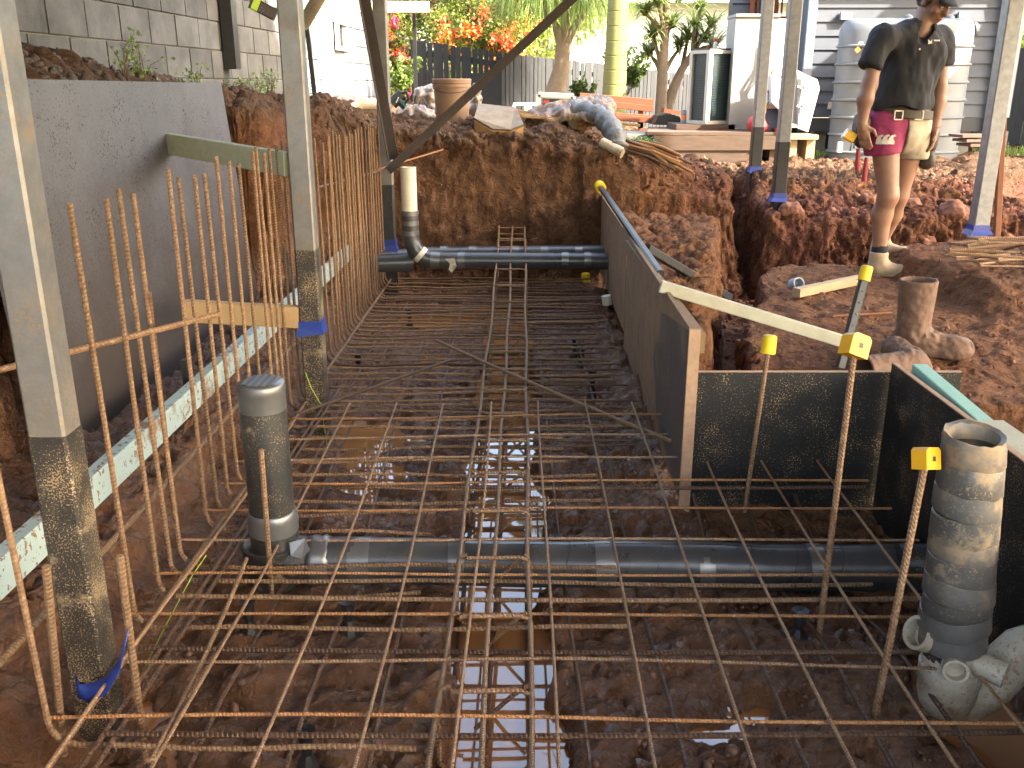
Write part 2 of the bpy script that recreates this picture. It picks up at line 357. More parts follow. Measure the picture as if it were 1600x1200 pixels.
# ------------------------------------------------------------------ terrain
def levels(x, y):
    """design heights of the dig (metres, 0 = top mesh level)"""
    # back garden bank: high at left, sinking to the right
    back = np.interp(x, [-3, .3, .9, 1.5, 2.0, 3.0, 9], [1.0, .97, .80, .63, .54, .53, .54])
    far = np.clip((y - 8) / 3, 0, 1); back = back * (1 - far) + far * np.interp(x, [-3, .5, 1.6, 3, 9], [.98, .9, .66, .56, .52])
    z = np.full_like(x, -.30)                                                     # trench floors by default
    inpit = ((x < .66) & (y < 6.9)) | ((x < 1.36) & (y < 3.1))
    # floor profile in the pit
    pit = -.185 + ss(-.92, -1.2, x) * .17 + ss(-1.2, -1.45, x) * .08
    pit = pit - .03 * ss(2.3, 1.9, y) * ss(-.7, -.85, x) + .04 * ss(.40, .55, x) * ss(3.2, 3.6, y) - .28 * (ss(-.19, -.14, x + .022 * np.sin(y * 6.1) + .014 * np.sin(y * 15 + 1) + .01 * np.sin(y * 31)) - ss(.08, .13, x + .02 * np.sin(y * 5.3 + 2) + .015 * np.sin(y * 13.7) + .01 * np.sin(y * 29 + 1))) - .25 * ss(1.02, 1.07, x) * (1 - ss(1.22, 1.26, x)) * ss(2.2, 1.9, y)
    for (px_, py_, rr_, dd_) in ((-.6, 3.8, .26, .065), (-.5, 5.95, .33, .07), (-.45, 5.0, .2, .05), (-.55, 3.25, .18, .05), (.35, 4.3, .15, .045)): pit = pit - dd_ * np.exp(-((x - px_) ** 2 + ((y - py_) * .8) ** 2) / rr_ ** 2)
    z = np.where(inpit, pit, z)
    # mound A, behind the long form
    eA = .88 + (y - 4) * .24
    mA = ss(.035, -.035, x - eA) * ss(3.75, 4.1, y) * ss(.66, .71, x - .014 * (y - 4)) * ss(6.6, 6.45, y); z = z + (.30 + .075 * (y - 5) - z) * mA * (x > .62)
    # mound B, the big clay block the worker stands on
    eB = 1.02 + (y - 3.95) * .30
    topB = .10 + .05 * ss(2.4, 3.2, x) + .02 * (y - 5) - .07 * ss(4.6, 3.85, y)
    yf = 3.92 - .42 * ss(1.35, 1.9, x)
    mB = ss(-.03, .03, x - eB) * ss(-.02, .12, y - yf) * ss(6.22, 6.05, y); z = z + (topB - z) * mB
    # mound C on the right of B
    mC = ss(2.45, 2.62, x + .12 * (y - 5)) * ss(4.55, 5.0, y) * ss(6.3, 6.1, y); z = z + .13 * mC
    # bank to the right beyond, block D
    eD = 1.86 + .10 * (y - 7)
    mD = ss(-.05, .06, x - eD) * ss(6.72, 6.86, y); zD = .34 + .22 * ss(6.9, 7.9, y); z = z + (zD - z) * mD
    mK = ss(eD - .12, eD - .28, x) * ss(6.72 - .0 * x, 6.85, y); zK = back * ss(6.4, 7.25, y + .45 * ss(1.0, .45, x)) + .1; z = np.where(x > .5, z + (np.minimum(zK, back) - z) * mK, z)
    z = np.where((x > .5) & (y > 6.6), z + (back - z) * ss(7.6, 8.4, y), z)
    # end wall of the pit and left bank
    mE = ss(6.68, 6.90, y) * (x <= .72); z = z + (back - .06 * ss(7.3, 6.9, y) - z) * mE
    lb = np.interp(y, [0, 3.2, 5, 7, 9, 14], [1.42, 1.36, 1.25, 1.14, 1.04, .98]) + .12 * ss(-1.7, -2.3, x) * ss(7.5, 5.5, y)
    xl = -1.68 + .34 * ss(5.2, 5.6, y) + .3 * ss(6.1, 6.9, y)
    mL = ss(.05, -.10, x - xl); z = z + (lb - .10 * ss(.0, -.35, xl - x + -.35) - z) * mL
    return z
def warp(x, y):
    p = np.stack([x, y, np.zeros_like(x)], 1)
    k = np.where((y > 3.3) & (y < 6.5) & (x > .6), .8, .12)
    return (x + k * .05 * fbm(p, 2.3, 3, seed=3) + k * .014 * fbm(p, 11, 2, seed=5), y + k * .06 * fbm(p, 2.3, 3, seed=8) + k * .014 * fbm(p, 11, 2, seed=9))
def ground(x, y):
    x = np.atleast_1d(np.asarray(x, float)); y = np.atleast_1d(np.asarray(y, float))
    xw, yw = warp(x, y); soft = ((x < .58) & (y < 6.6) & (x > -1.15)) | ((x < 1.25) & (y < 3)); xw = np.where(soft, x + (xw - x) * .25, xw); yw = np.where(soft, y, yw)
    z = levels(xw, yw); p = np.stack([x, y, z], 1)
    k = np.where((x > 1.2) & (y > 3.4) & (y < 6.2) & (z > 0), .45, 1.0)
    return z + k * (.028 * fbm(p, 3.1, 3, seed=21) + .022 * fbm(p, 9, 3, seed=22))
def gz(x, y): return float(ground(x, y)[0])
def hit(px, py, lift=0.0, y0=3.3):
    Y = np.arange(y0, 12, .01); t_ = (py - 600) / FPX; zc = Y / (_c - t_ * _s); X = (px - 800) / FPX * zc; Z = CH - zc * (t_ * _c + _s)
    k = np.argmax(ground(X, Y) > Z); return Vector((X[k], Y[k], Z[k] + lift))
def build_ground():
    xs = np.concatenate([np.arange(-6, -2.5, .12), np.arange(-2.5, -1.74, .03), np.arange(-1.74, -1.24, .008), np.arange(-1.24, 3.9, .015), np.arange(3.9, 8, .09)])
    ys = np.concatenate([np.arange(.2, 1.2, .05), np.arange(1.2, 6.62, .015), np.arange(6.62, 6.98, .0055), np.arange(6.98, 8.3, .0185), np.arange(8.3, 11, .05), np.arange(11, 16, .2)])
    X, Y = np.meshgrid(xs, ys, indexing='ij'); x = X.ravel(); y = Y.ravel(); z = ground(x, y)
    Z = z.reshape(X.shape); gx, gy = np.gradient(Z, xs, ys); nrm = np.stack([-gx.ravel(), -gy.ravel(), np.ones(x.size)], 1); nrm /= np.linalg.norm(nrm, axis=1)[:, None]
    steep = 1 - nrm[:, 2]; p = np.stack([x, y, z], 1)
    rough = np.where((x > 1.15) & (x < 5) & (y > 3.2) & (y < 6.3), .33, 1.0); pit = ((x < .6) & (y < 6.6) & (x > -1.5)) | ((x < 1.3) & (y < 3.05)); rough = np.where(pit, .75, rough); rough = np.where((x > 1.3) & (y > 6.2), 1.35, rough); rough = np.where((y > 6.6) & (x < 1.5), np.where(z > .72, 1.2, .6), rough)
    d = .020 * fbm(p, 13, 4, .6, seed=31) + .012 * (1 - np.abs(fbm(p, 24, 3, .6, seed=35)) * 1.6)
    # crumbly ridged lumps on disturbed ground
    d += .022 * np.maximum(0, fbm(p, 7, 3, .6, seed=41)) * (steep < .8) - .016 * np.clip(.22 - np.abs(fbm(p, 6, 3, .6, seed=61)), 0, .22) / .22
    d += steep * (.03 * fbm(p, 3.5, 4, .5, seed=51) + .018 * np.maximum(0, fbm(p, 10, 3, .6, seed=55)))
    q = p + nrm * (d * rough)[:, None]
    q[:, 2] = np.where((x < -3.5) | (x > 6) | (y > 12), q[:, 2] * .5 + .5 * z, q[:, 2])
    n0, n1 = len(xs), len(ys); i, j = np.meshgrid(np.arange(n0 - 1), np.arange(n1 - 1), indexing='ij'); a = (i * n1 + j).ravel()
    F = np.stack([a, a + n1, a + n1 + 1, a + 1], 1)
    wet = ss(.0, -.12, z) * np.where(pit, 1, .35); wet = np.maximum(wet, .95 * ss(.5, .2, z) * (x < -.9)); wet = np.maximum(wet, .2 * ss(6.7, 6.9, y) * ss(.8, .3, z) * (x < .7))
    red = ss(.9, 1.6, x) * ss(6.0, 6.6, y) * ss(9, 7.8, y) + .9 * ss(.7, .9, x) * ss(1.9, 1.3, x - (y - 5) * .3) * (y > 3.6) * (z < .05) + .6 * ss(2.2, 3, x) * ss(5.2, 6, y) + .35 * (x < -1)
    topsoil = np.clip(.55 * (y > 6.55) * (x < .9) + ss(.82, .95, z) * (x < 1.4) * ss(6.2, 6.8, y) + ss(.5, .52, z) * (x > 1.2) * ss(7.3, 7.7, y) + ss(1.0, 1.15, z) * (x < -1.3), 0, 1)
    return tag(npmesh('excavated_ground', q, F, 'soil', attr={'wet': wet, 'red': np.clip(red, 0, 1), 'topsoil': topsoil}, origin=(0, 0, 0)), kind='structure')
build_ground()
WATER_Z = -.222
wb = MB(); wb.add([(-1.0, .2, WATER_Z), (1.3, .2, WATER_Z), (1.3, 3.0, WATER_Z), (.58, 3.0, WATER_Z), (.58, 6.7, WATER_Z), (-1.0, 6.7, WATER_Z)], [(0, 1, 2, 3, 4, 5)])
tag(wb.build('muddy_water', 'muddy_water', origin=(0, 0, 0)), kind='structure')
pm('grass_ground', (.10, .10, .04), (.16, .12, .07), 3, .95)
gb = MB()
for (x0, x1, y0, y1) in ((-90, 90, 15.85, 160), (-90, -5.9, -60, 15.85), (7.85, 90, -60, 15.85), (-5.9, 7.85, -60, .24)):
    zt = .52 if y0 < 1 and x0 > -10 and x1 < 10 else .5
    gb.add([(x0, y0, zt), (x1, y0, zt), (x1, y1, zt), (x0, y1, zt)], [(0, 1, 2, 3)])
tag(gb.build('garden_ground', 'grass_ground', origin=(0, 0, 0)), kind='structure')

pm('lagging_tape', (.065, .06, .054), (.11, .10, .088), 5, .4, .15, splat=.42, splatc=(.30, .21, .125), splatsc=220, big=.35, bumpk=.4, bumpsc=18)
# ------------------------------------------------------------------ raised floor overhead (casts the shade over the dig)
pm('joist', (.33, .255, .175), (.26, .195, .13), 4, .8, rand=.15)
def overhead():
    t = thing('raised_house', 'raised timber house standing on steel posts over the dig', 'building', (2.2, 2, 2.95))
    MB().box((-2.7, -2.6, 3.12), (7.8, 5.45, 3.20)).build('floor_deck', 'joist', t)
    for i in range(17): MB().box((-2.68, -2.5 + i * .45, 2.95), (7.78, -2.455 + i * .45, 3.115)).build('joist', 'joist', t)
    MB().box((-2.6, -2.5, 3.202), (7.75, 5.35, 6.9)).build('upper_wall', 'joist', t)  # unseen storey, added and sized for the shade it throws
    MB().box((-2.8, -2.7, 6.902), (7.8, 5.45, 7.1)).build('roof', 'joist', t)
    MB().beam((-.95, -.5, 2.90), (-.84, 6.45, 2.90), .09, .09).build('bearer', 'galv_far', t); MB().beam((2.0, -.5, 2.90), (2.0, 7.95, 2.90), .09, .09).build('bearer', 'galv_far', t)
overhead()

# ------------------------------------------------------------------ steel posts
def post(px, x, y, z0, ztar, wdt, label, dep=None, mat='galv', tar='tar', ztop=2.85, tape=None, fin=None):
    dep = dep or wdt; o = thing('steel_post', label, 'post', (x, y, z0), 'steel posts holding up the house')
    MB().beam((x, y, ztar), (x, y, ztop), wdt, dep, (0, 1, 0), .006).build('shaft', mat, o)
    MB().beam((x, y, z0), (x, y, ztar - .001), wdt + .003, dep + .003, (0, 1, 0), .006).build('painted_foot', tar, o)
    return o
P1 = post(0, -.955, 1.80, -.5, .58, .078, 'muddy galvanised steel post in the left foreground, tarred foot wrapped in blue tape')
P2 = post(0, -.835, 3.74, -.5, .63, .084, 'galvanised steel post with two timber struts nailed to its left side')
P3 = post(0, -.845, 6.35, -.5, .62, .085, 'steel post with two brown diagonal braces bolted to it at the pit end', tar='tar_clean')
R1 = post(0, 2.02, 7.85, .3, .93, .085, 'far galvanised post in front of the white cabinet', mat='galv_far', tar='steel_black')
R2 = post(0, 2.0, 7.02, .3, .86, .088, 'galvanised post in front of the white polystyrene crate', mat='galv_far', tar='steel_black')
R3 = post(0, 3.1, 6.15, -.2, .50, .098, 'galvanised post standing right of the worker', mat='galv_far', tar='galv_far')
def collar(parent, x, y, z, w, mat, flap=(.06, -.03, .02), hgt=.07):
    mb = MB(); h = w / 2 + .004
    for k, (ax, ay) in enumerate(((-h, -h), (h, -h), (h, h), (-h, h))):
        bx, by = ((h, -h), (h, h), (-h, h), (-h, -h))[k]
        e = random.uniform(1.1, 1.5)
        mb.add([(x+ax, y+ay, z+hgt), (x+bx, y+by, z+hgt), (x+bx*1.02, y+by*1.02, z+.3*hgt), (x+ax*1.02, y+ay*1.02, z+.3*hgt), (x+bx*e, y+by*e, z-random.uniform(.0, .03)), (x+ax*e, y+ay*e, z-random.uniform(.0, .03))], [(0, 3, 2, 1), (3, 5, 4, 2)])
    o = mb.build('tape_wrap', mat, parent, smooth=False)
    so_ = o.modifiers.new('solid', 'SOLIDIFY'); so_.thickness = .003
    return o
collar(P2, -.835, 3.74, .29, .086, 'tape_blue', hgt=.045); collar(P3, -.845, 6.35, .19, .087, 'tape_blue', hgt=.06)
collar(R1, 2.02, 7.85, .57, .087, 'tape_blue', hgt=.045); collar(R2, 2.0, 7.02, .44, .09, 'tape_blue', hgt=.05); collar(R3, 3.1, 6.15, .33, .1, 'tape_blue', hgt=.05)
def torn_tape():
    # torn blue strip peeling off the foreground post
    a = atY(105, 1085, 1.752); pts = [(118, 1062), (124, 1080), (140, 1084), (165, 1072), (186, 1040), (199, 985)]; hs = [14, 22, 30, 28, 20, 6]
    mb = MB(); n = len(pts)
    for i, ((px, py), h) in enumerate(zip(pts, hs)):
        Y = 1.752 - .012 * (i > 0) - .018 * max(0, i - 2)
        mb.v += [tuple(atY(px, py - h * .5, Y)), tuple(atY(px, py + h * .5, Y - .01))]
    mb.f = [(2*i, 2*i+1, 2*i+3, 2*i+2) for i in range(n - 1)]
    o = mb.build('tape_wrap', 'tape_blue', P1, smooth=True); m = o.modifiers.new('solid', 'SOLIDIFY'); m.thickness = .002
    m2 = MB(); x0, y0 = -.955, 1.80; w_ = .083
    m2.beam((x0, y0, -.10), (x0, y0, .0), w_, w_, (0, 1, 0), .006); m2.build('tape_band', 'tar', P1)
torn_tape()
def angle_iron(name, p, q, leg, th, up, mat, label, cat):
    p, q = Vector(p), Vector(q); d = (q - p).normalized(); a = d.cross(Vector(up)).normalized(); b = a.cross(d).normalized()
    prof = [(0, 0), (leg, 0), (leg, th), (th, th), (th, leg), (0, leg)]
    mb = MB(); mb.sweep([p, q], prof, a, b); return tag(mb.build(name, mat), label, cat)
angle_iron('diagonal_brace', atY(655, 250, 6.24) + V(-.20, 0, 0), atY(535, -150, 6.1), .066, .006, (0, -1, 0), 'steel_brown', 'steep brown steel brace leaning up left from the pit end post', 'brace')
angle_iron('diagonal_brace', atY(602, 262, 6.22), atY(1010, -120, 6.15), .055, .006, (0, -1, 0), 'steel_brown', 'long shallow brown steel brace rising right from the pit end post', 'brace')

# ------------------------------------------------------------------ reinforcement
def arc(c, a0, a1, r, u, v, n=5):
    return [Vector(c) + Vector(u) * r * math.cos(a0 + (a1-a0)*i/n) + Vector(v) * r * math.sin(a0 + (a1-a0)*i/n) for i in range(n+1)]
ORD = 'first second third fourth fifth sixth seventh eighth ninth tenth eleventh twelfth thirteenth fourteenth fifteenth sixteenth seventeenth eighteenth nineteenth twentieth'.split()
def ordw(i):
    if i < 20: return ORD[i]
    tens = {2: 'twenty', 3: 'thirty', 4: 'forty', 5: 'fifty'}[(i+1) // 10]; u = (i+1) % 10
    return (tens + '-' + ORD[u-1]) if u else {3: 'thirtieth', 4: 'fortieth', 5: 'fiftieth'}[(i+1)//10]
ys = [1.60, 2.04, 2.19, 2.28, 2.365, 2.58, 2.69, 2.79, 2.90, 3.0, 3.13, 3.26, 3.38]
while ys[-1] < 6.42: ys.append(ys[-1] + random.uniform(.075, .10))
def lbar(i, y):
    x0 = -.955 + .018 * (y - 2) + random.uniform(-.004, .004); r = .0065; top = 1.02 + random.uniform(-.025, .03); zb = -.052 + random.uniform(-.006, .006)
    xr = random.choice((.12, .2, .5, .56)) if y > 3.1 else random.choice((-.25, -.2, .3, 1.0))
    lx, ly = random.uniform(-.012, .004), random.uniform(-.012, .012)
    dy = random.uniform(-.025, .025); n = 6
    pts = [V(xr + (x0 + .07 - xr) * k / n, y + dy * (1 - k / n), zb + (.006 * math.sin(k * 1.3 + i))) for k in range(n)]
    pts += arc((x0 + .06, y, zb + .06), -math.pi/2, -math.pi, .06, (1, 0, 0), (0, 0, 1), 4)
    pts += [V(x0 + lx * k / 4, y + ly * k / 4, zb + .06 + (top - zb - .06) * k / 4) for k in range(1, 5)]
    mb = MB().tube(pts, [.0058] * 6 + [r] * (len(pts) - 6), 7)
    tag(mb.build('starter_bar', 'rebar' if y < 4.3 or random.random() < .75 else 'rebar_dark', smooth='auto', origin=(x0, y, zb)), 'rusty bent starter bar, %s from the camera along the left row' % ordw(i), 'rebar', 'starter bars along the left side of the pit')
for i, y in enumerate(ys): lbar(i, y)
def bar(p, q, r, mat, label, group=None, name='rebar', sag=0, n=8, cat='rebar'):
    p, q = Vector(p), Vector(q); k = 7
    pts = [p.lerp(q, j / k) + V(0, 0, -sag * 4 * (j/k) * (1 - j/k)) for j in range(k + 1)]
    return tag(MB().tube(pts, r, n).build(name, mat, smooth='auto'), label, cat, group)
# short and stray uprights on the left
bar(atY(72, 885, 1.62), atY(100, 1180, 1.66), .0085, 'rebar', 'short rusty bar stub left of the foreground post foot')
bar(atY(187, 868, 1.72), atY(228, 1190, 1.70), .0085, 'rebar', 'short rusty bar stub right of the foreground post foot')
bar(atY(232, 455, 2.36), atY(272, 800, 2.40), .0075, 'rebar_dark', 'shorter upright bar between the taller starter bars')
bar(atY(408, 703, 2.30), atY(425, 930, 2.34), .0075, 'rebar', 'rusty bar standing against the capped grey pipe')
bar((-1.35, 1.9, .62), atY(342, 491, 2.42), .008, 'rebar', 'rusty tie bar crossing the starter bars at mid height')
bar(atY(580, 268, 6.2), atY(692, 234, 6.75), .006, 'rebar_orange', 'thin rod poking out beside the pit end post')
bar(atY(470, 300, 5.0), atY(600, 265, 6.2), .006, 'rebar_dark', 'thin rod threaded behind the far starter bars')
# bars running along the left toe
bar((-1.10, 1.15, .1), (-1.03, 4.2, .10), .009, 'rebar', 'rusty bar lying along the blue timber edge')
bar((-.93, 1.35, -.03), (-.84, 6.4, -.025), .007, 'rebar', 'long rusty bar tied along the bends of the starter bars')
bar((-.87, 1.3, -.035), (-.80, 3.9, -.04), .006, 'rebar_dark', 'upper dark bar of the pair beside the starter bar bends')
bar((-.84, 1.5, -.04), (-.78, 3.95, -.045), .006, 'rebar_dark', 'lower dark bar of the pair beside the starter bar bends')
# top mesh sheet near the camera
def mesh_sheet(name, label, xs, ys_, x0, x1, y0, y1, z, r, mat, skew=0.0, waves=.012):
    t = thing(name, label, 'mesh', ((x0+x1)/2, (y0+y1)/2, z))
    for x in xs:
        n = 12; pts = []
        ph = random.uniform(0, 6)
        for k in range(n+1):
            y = y0 + random.Random(int(x*1000)).uniform(-.02, .02) + (y1 - y0) * k / n
            pts.append(V(x + skew * (y - y0) + .006 * math.sin(ph + k * .5), y, z - (.085 * max(0, 1 - abs(y - 2.45) / .45) if z < -.05 else 0) + r + waves * math.sin(y * 1.9 + x) + .003 * math.sin(ph + k)))
        MB().tube(pts, r, 7).build('bar', mat, t, smooth='auto')
    for y in ys_:
        n = 12; pts = []; ph = random.uniform(0, 6)
        for k in range(n+1):
            x = x0 + (x1 - x0) * k / n
            pts.append(V(x, y + .012 * (x * x) * 0 + skew * .0 * x + .004 * math.sin(ph + k * .6) - .02 * abs(x - .1), z - r + waves * math.sin(y * 1.9 + x) + .003 * math.sin(ph * 2 + k * .7)))
        MB().tube(pts, r, 7).build('bar', mat if random.random() < .6 else 'rebar_orange', t, smooth='auto')
    return t
mesh_sheet('reinforcing_mesh', 'upper welded mesh sheet of thin rusty bars nearest the camera', [-.90, -.705, -.51, -.315, -.12, .078, .272, .465, .66, .855, 1.05], [.82 + .205 * k for k in range(14)], -.98, 1.2, .7, 3.62, .0, .0041, 'rebar_thin', skew=.012)
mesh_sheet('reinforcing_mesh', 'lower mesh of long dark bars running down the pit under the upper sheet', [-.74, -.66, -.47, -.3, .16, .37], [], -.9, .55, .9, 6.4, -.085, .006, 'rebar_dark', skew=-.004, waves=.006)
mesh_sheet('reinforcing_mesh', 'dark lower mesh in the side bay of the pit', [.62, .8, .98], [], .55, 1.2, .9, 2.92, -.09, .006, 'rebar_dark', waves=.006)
# straight transverse bars on the right half and near the camera
k = 0; y = 3.3
while y < 6.4:
    a = V(random.choice((-.32, -.1, .12)), y, -.065); b = V(.50 + random.uniform(-.06, .05), y + random.uniform(-.03, .03), -.062)
    bar(a, b, .006, 'rebar_dark', 'straight dark cross bar, %s from the near end of the right-hand set' % ordw(k), 'cross bars on the right half of the pit floor', sag=.004)
    y += random.uniform(.08, .13); k += 1
for k, y in enumerate((1.40, 1.62, 1.93, 2.17, 2.9)):
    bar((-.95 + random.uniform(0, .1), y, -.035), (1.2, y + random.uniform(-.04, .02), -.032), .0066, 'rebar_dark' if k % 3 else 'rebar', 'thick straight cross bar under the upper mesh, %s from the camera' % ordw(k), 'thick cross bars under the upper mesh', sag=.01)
# loose diagonals
bar(atZ(682, 532, .02), atZ(1130, 722, -.0), .0085, 'rebar', 'loose rusty bar lying diagonally across the cage to the dark form', sag=.01)
bar(atZ(462, 648, .0), atZ(706, 562, .05), .0075, 'rebar_dark', 'loose rusty bar leaning diagonally by the second post')
bar(atZ(235, 1190, .02), atZ(385, 873, .02), .006, 'rebar', 'bent thin bar sloping past the foreground pipe elbow', sag=.02)
# trench cage
def cage():
    t = thing('reinforcement_cage', 'long rusty reinforcement cage lying in the flooded centre trench', 'rebar cage', (-.06, 4, -.25))
    def zc(y): return -.012 + .282 * max(0, min(1, (y - 4.6) / 2.2)) ** 1.6
    for dx, dz in ((-.1, 0), (0, 0), (.1, 0), (-.1, -.2), (0, -.2), (.1, -.2)):
        pts = []
        for k in range(25):
            y = .9 + 5.9 * k / 24; cx = -.068 + .012 * (y - 1); wd = 1 - .04 * (y - 1) / 5
            pts.append(V(cx + dx * wd + .004 * math.sin(k * 1.1 + dx * 40), y, zc(y) + dz * (1 - .3 * (y > 5.5)) + .003 * math.sin(k * .9 + dz * 9)))
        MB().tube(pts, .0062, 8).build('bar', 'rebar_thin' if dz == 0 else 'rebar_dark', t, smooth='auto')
    y = 1.12
    while y < 6.8:
        cx = -.068 + .012 * (y - 1); z = zc(y); h = .105; lo = z - .205
        pts = [V(cx - h + .03, y, z + .008), V(cx + h - .03, y + .004, z + .008)] + [V(cx + h - .008, y, z + .002), V(cx + h, y, z - .02), V(cx + h, y, lo + .02), V(cx + h - .02, y, lo), V(cx - h + .02, y, lo), V(cx - h, y, lo + .02), V(cx - h, y + .012, z - .02), V(cx - h + .01, y + .014, z + .004), V(cx - h + .03, y + .015, z + .01)]
        MB().tube(pts, .0055, 7).build('stirrup', 'rebar', t, smooth='auto')
        if y < 5:
            hk = [V(cx + h - .002, y + .02, z - .09), V(cx + h, y + .02, z - .02), V(cx + h - .015, y + .02, z + .006), V(cx + h - .05, y + .03, z - .03), V(cx + h - .13, y + .05, z - .13)]
            MB().tube(hk, .0055, 7).build('hook', 'rebar', t, smooth='auto')
        y += .30
    for k in range(6):
        y = 6.1 + .13 * k; cx = -.005; MB().tube([V(cx - .1, y, zc(y) + .008), V(cx + .1, y, zc(y) + .008)], .0035, 6).build('tie_wire', 'rebar_orange', t)
cage()
# bar chairs on the mud
for k, (px, py) in enumerate(((545, 975), (390, 975), (1247, 990), (898, 548), (908, 565), (925, 600), (868, 870), (640, 500), (560, 570), (1100, 772), (480, 1183))):
    p = atZ(px, py, -.15); b = V(p.x, p.y, min(gz(p.x, p.y), -.12)); h = -.09 - b.z
    mb = MB().lathe([(.035, 0), (.03, .006), (.012, h * .5), (.018, h), (.024, h + .012), (.006, h + .006)], b, 8)
    for a in range(3): mb.beam(b + V(.02 * math.cos(a*2.1), .02 * math.sin(a*2.1), .004), b + V(.06 * math.cos(a*2.1), .06 * math.sin(a*2.1), .004), .014, .008)
    tag(mb.build('bar_chair', 'black_plastic'), 'small black plastic bar chair in the mud, %s' % ('beside the foreground pipe', 'left of the foreground pipe elbow', 'below the orange capped bar', 'farthest on the right of the cage', 'second farthest on the right of the cage', 'third farthest on the right of the cage', 'right of the cage behind the pipe', 'on the far left of the cage', 'left of the cage by the second post', 'near the dark form corner', 'at the bottom edge of the picture')[k], 'bar chair', 'black bar chairs under the bars')

# ------------------------------------------------------------------ timber and formwork, left
def plank(name, p, q, w_, h_, mat, label, up=(0, 0, 1), cat='timber'):
    return tag(MB().beam(p, q, w_, h_, up, .003).build(name, mat), label, cat)
plank('timber_strut', V(-1.585, 4.35, 1.01), V(-.885, 3.735, .965), .045, .092, 'pine_green', 'pale green timber strut between grey form sheet and post, upper of two')
plank('timber_strut', V(-1.35, 3.72, .375), V(-.88, 3.715, .35), .045, .09, 'pine_muddy', 'muddy pine strut nailed to the post, lower of two')
t = thing('form_sheet', 'large grey muddy form sheet leaning against the left bank', 'form sheet', (-1.5, 4, -.05))
mb = MB(); mb.prism([V(-1.49, 2.75, -.12), V(-1.50, 5.38, -.10), V(-1.575, 5.25, 1.27), V(-1.575, 2.75, 1.285)], V(-.017, 0, 0)); mb.build('sheet', 'sheet_grey', t)
t = thing('edge_timber', 'long pale blue treated timber edge board behind the starter bars', 'timber', (-1.2, 3.5, .1))
for (y0, y1) in ((1.2, 3.95), (3.955, 6.6)):
    MB().beam((-1.215 + .012*(y0-2), y0, .165 - .008 * (y0-2)), (-1.215 + .012*(y1-2), y1, .165 - .008*(y1-2)), .045, .095, bev=.003).build('board', 'pine_blue', t)
for k, yy in enumerate((2.3, 3.4, 5.1)): tag(MB().beam((-1.26, yy, -.15), (-1.26, yy, .26 + .12 * (k == 2)), .02, .035).build('timber_stake', 'steel_black'), ('near', 'middle', 'far')[k] + ' dark stake holding the pale blue edge board', 'stake')

# ------------------------------------------------------------------ formwork, right
pm('ply_bare', (.062, .052, .044), (.10, .08, .065), 5, .6, splat=.55, splatc=(.19, .125, .075), splatsc=90, big=.3, stretch=(1, 12, 1.5))
xa, xb = .592, .655
def fx(y): return xa + (xb - xa) * (y - 2.98) / 4.1
t = thing('long_form', 'long muddy plywood form along the right side of the pit', 'formwork', (fx(5), 5, 0))
for (y0, y1, m) in ((2.98, 4.96, 'ply_mud'), (4.975, 6.05, 'ply_mud'), (6.06, 7.05, 'ply_mud')):
    zb = -.13 if y0 < 4 else -.05
    MB().prism([V(fx(y0), y0, zb), V(fx(y1), y1, zb), V(fx(y1), y1, .495), V(fx(y0), y0, .495)], V(.017, 0, 0)).build('sheet', m, t)
    MB().box((fx(y0) + .0175, y0 + .02, .40), (fx(y0) + .06, y1 - .02, .470)).build('waling', 'ply_mud', t)
MB().prism([V(fx(2.99) - .0016, 2.99, -.12), V(fx(3.6) - .0016, 3.6, -.05), V(fx(3.78) - .0016, 3.78, .15), V(fx(3.6) - .0016, 3.6, .40), V(fx(2.99) - .0016, 2.99, .485)], V(.001, 0, 0)).build('bare_patch', 'ply_bare', t)
MB().box((fx(2.98) - .002, 2.965, -.18), (fx(2.98) + .036, 2.9795, .492)).build('end_cleat', 'ply_edge', t)
t = thing('cross_form', 'black film faced plywood form speckled with mud across the side bay', 'formwork', (1.06, 3.0, -.2))
MB().box((fx(2.98) + .04, 3.0, -.25), (1.535, 3.017, .332)).build('sheet', 'ply_black', t); MB().box((fx(2.98) + .04, 3.0005, .3322), (1.535, 3.0165, .3345)).build('edge', 'ply_edge', t)
t = thing('side_form', 'black plywood form on the right running towards the camera', 'formwork', (1.29, 2, -.2))
MB().prism([V(1.285, .5, -.3), V(1.285, 2.985, -.3), V(1.285, 2.985, .368), V(1.285, .5, .355)], V(.017, 0, 0)).build('sheet', 'ply_black', t); MB().prism([V(1.2855, .5, .3555), V(1.2855, 2.985, .3685), V(1.2855, 2.985, .372), V(1.2855, .5, .359)], V(.016, 0, 0)).build('edge', 'ply_edge', t)
plank('teal_timber', atY(1428, 570, 2.95) + V(.02, 0, -.02), V(1.335, 2.05, .32), .05, .045, 'pine_teal', 'teal treated timber along the back of the black side form')
plank('pale_timber', V(1.35, 2.45, .34), V(1.37, .9, .33), .09, .045, 'pine_pale', 'pale weathered timber behind the taped pipe', cat='timber')
plank('timber_brace', atY(1032, 447, 3.55), atY(1330, 537, 3.5), .038, .046, 'pine_pale', 'long pale timber brace from the long form to the clay block')
p, q = atY(938, 292, 6.5), atY(1032, 428, 4.05)
t = thing('steel_picket', 'black steel picket lying along the top of the long form with yellow cap', 'picket', tuple(q)); MB().beam(p, q, .035, .035, bev=.008).build('shaft', 'steel_black', t)
d = (p - q).normalized(); MB().lathe([(.032, -.05), (.037, -.05), (.036, .06), (.03, .066), (.01, .067)], p, 14, d).build('cap', 'cap_yellow', t)
plank('steel_rail', atY(1000, 397, 4.6) + V(.03, 0, .03), atY(1140, 465, 5.2), .04, .04, 'steel_black', 'black steel rail leaning behind the long form', cat='rail')
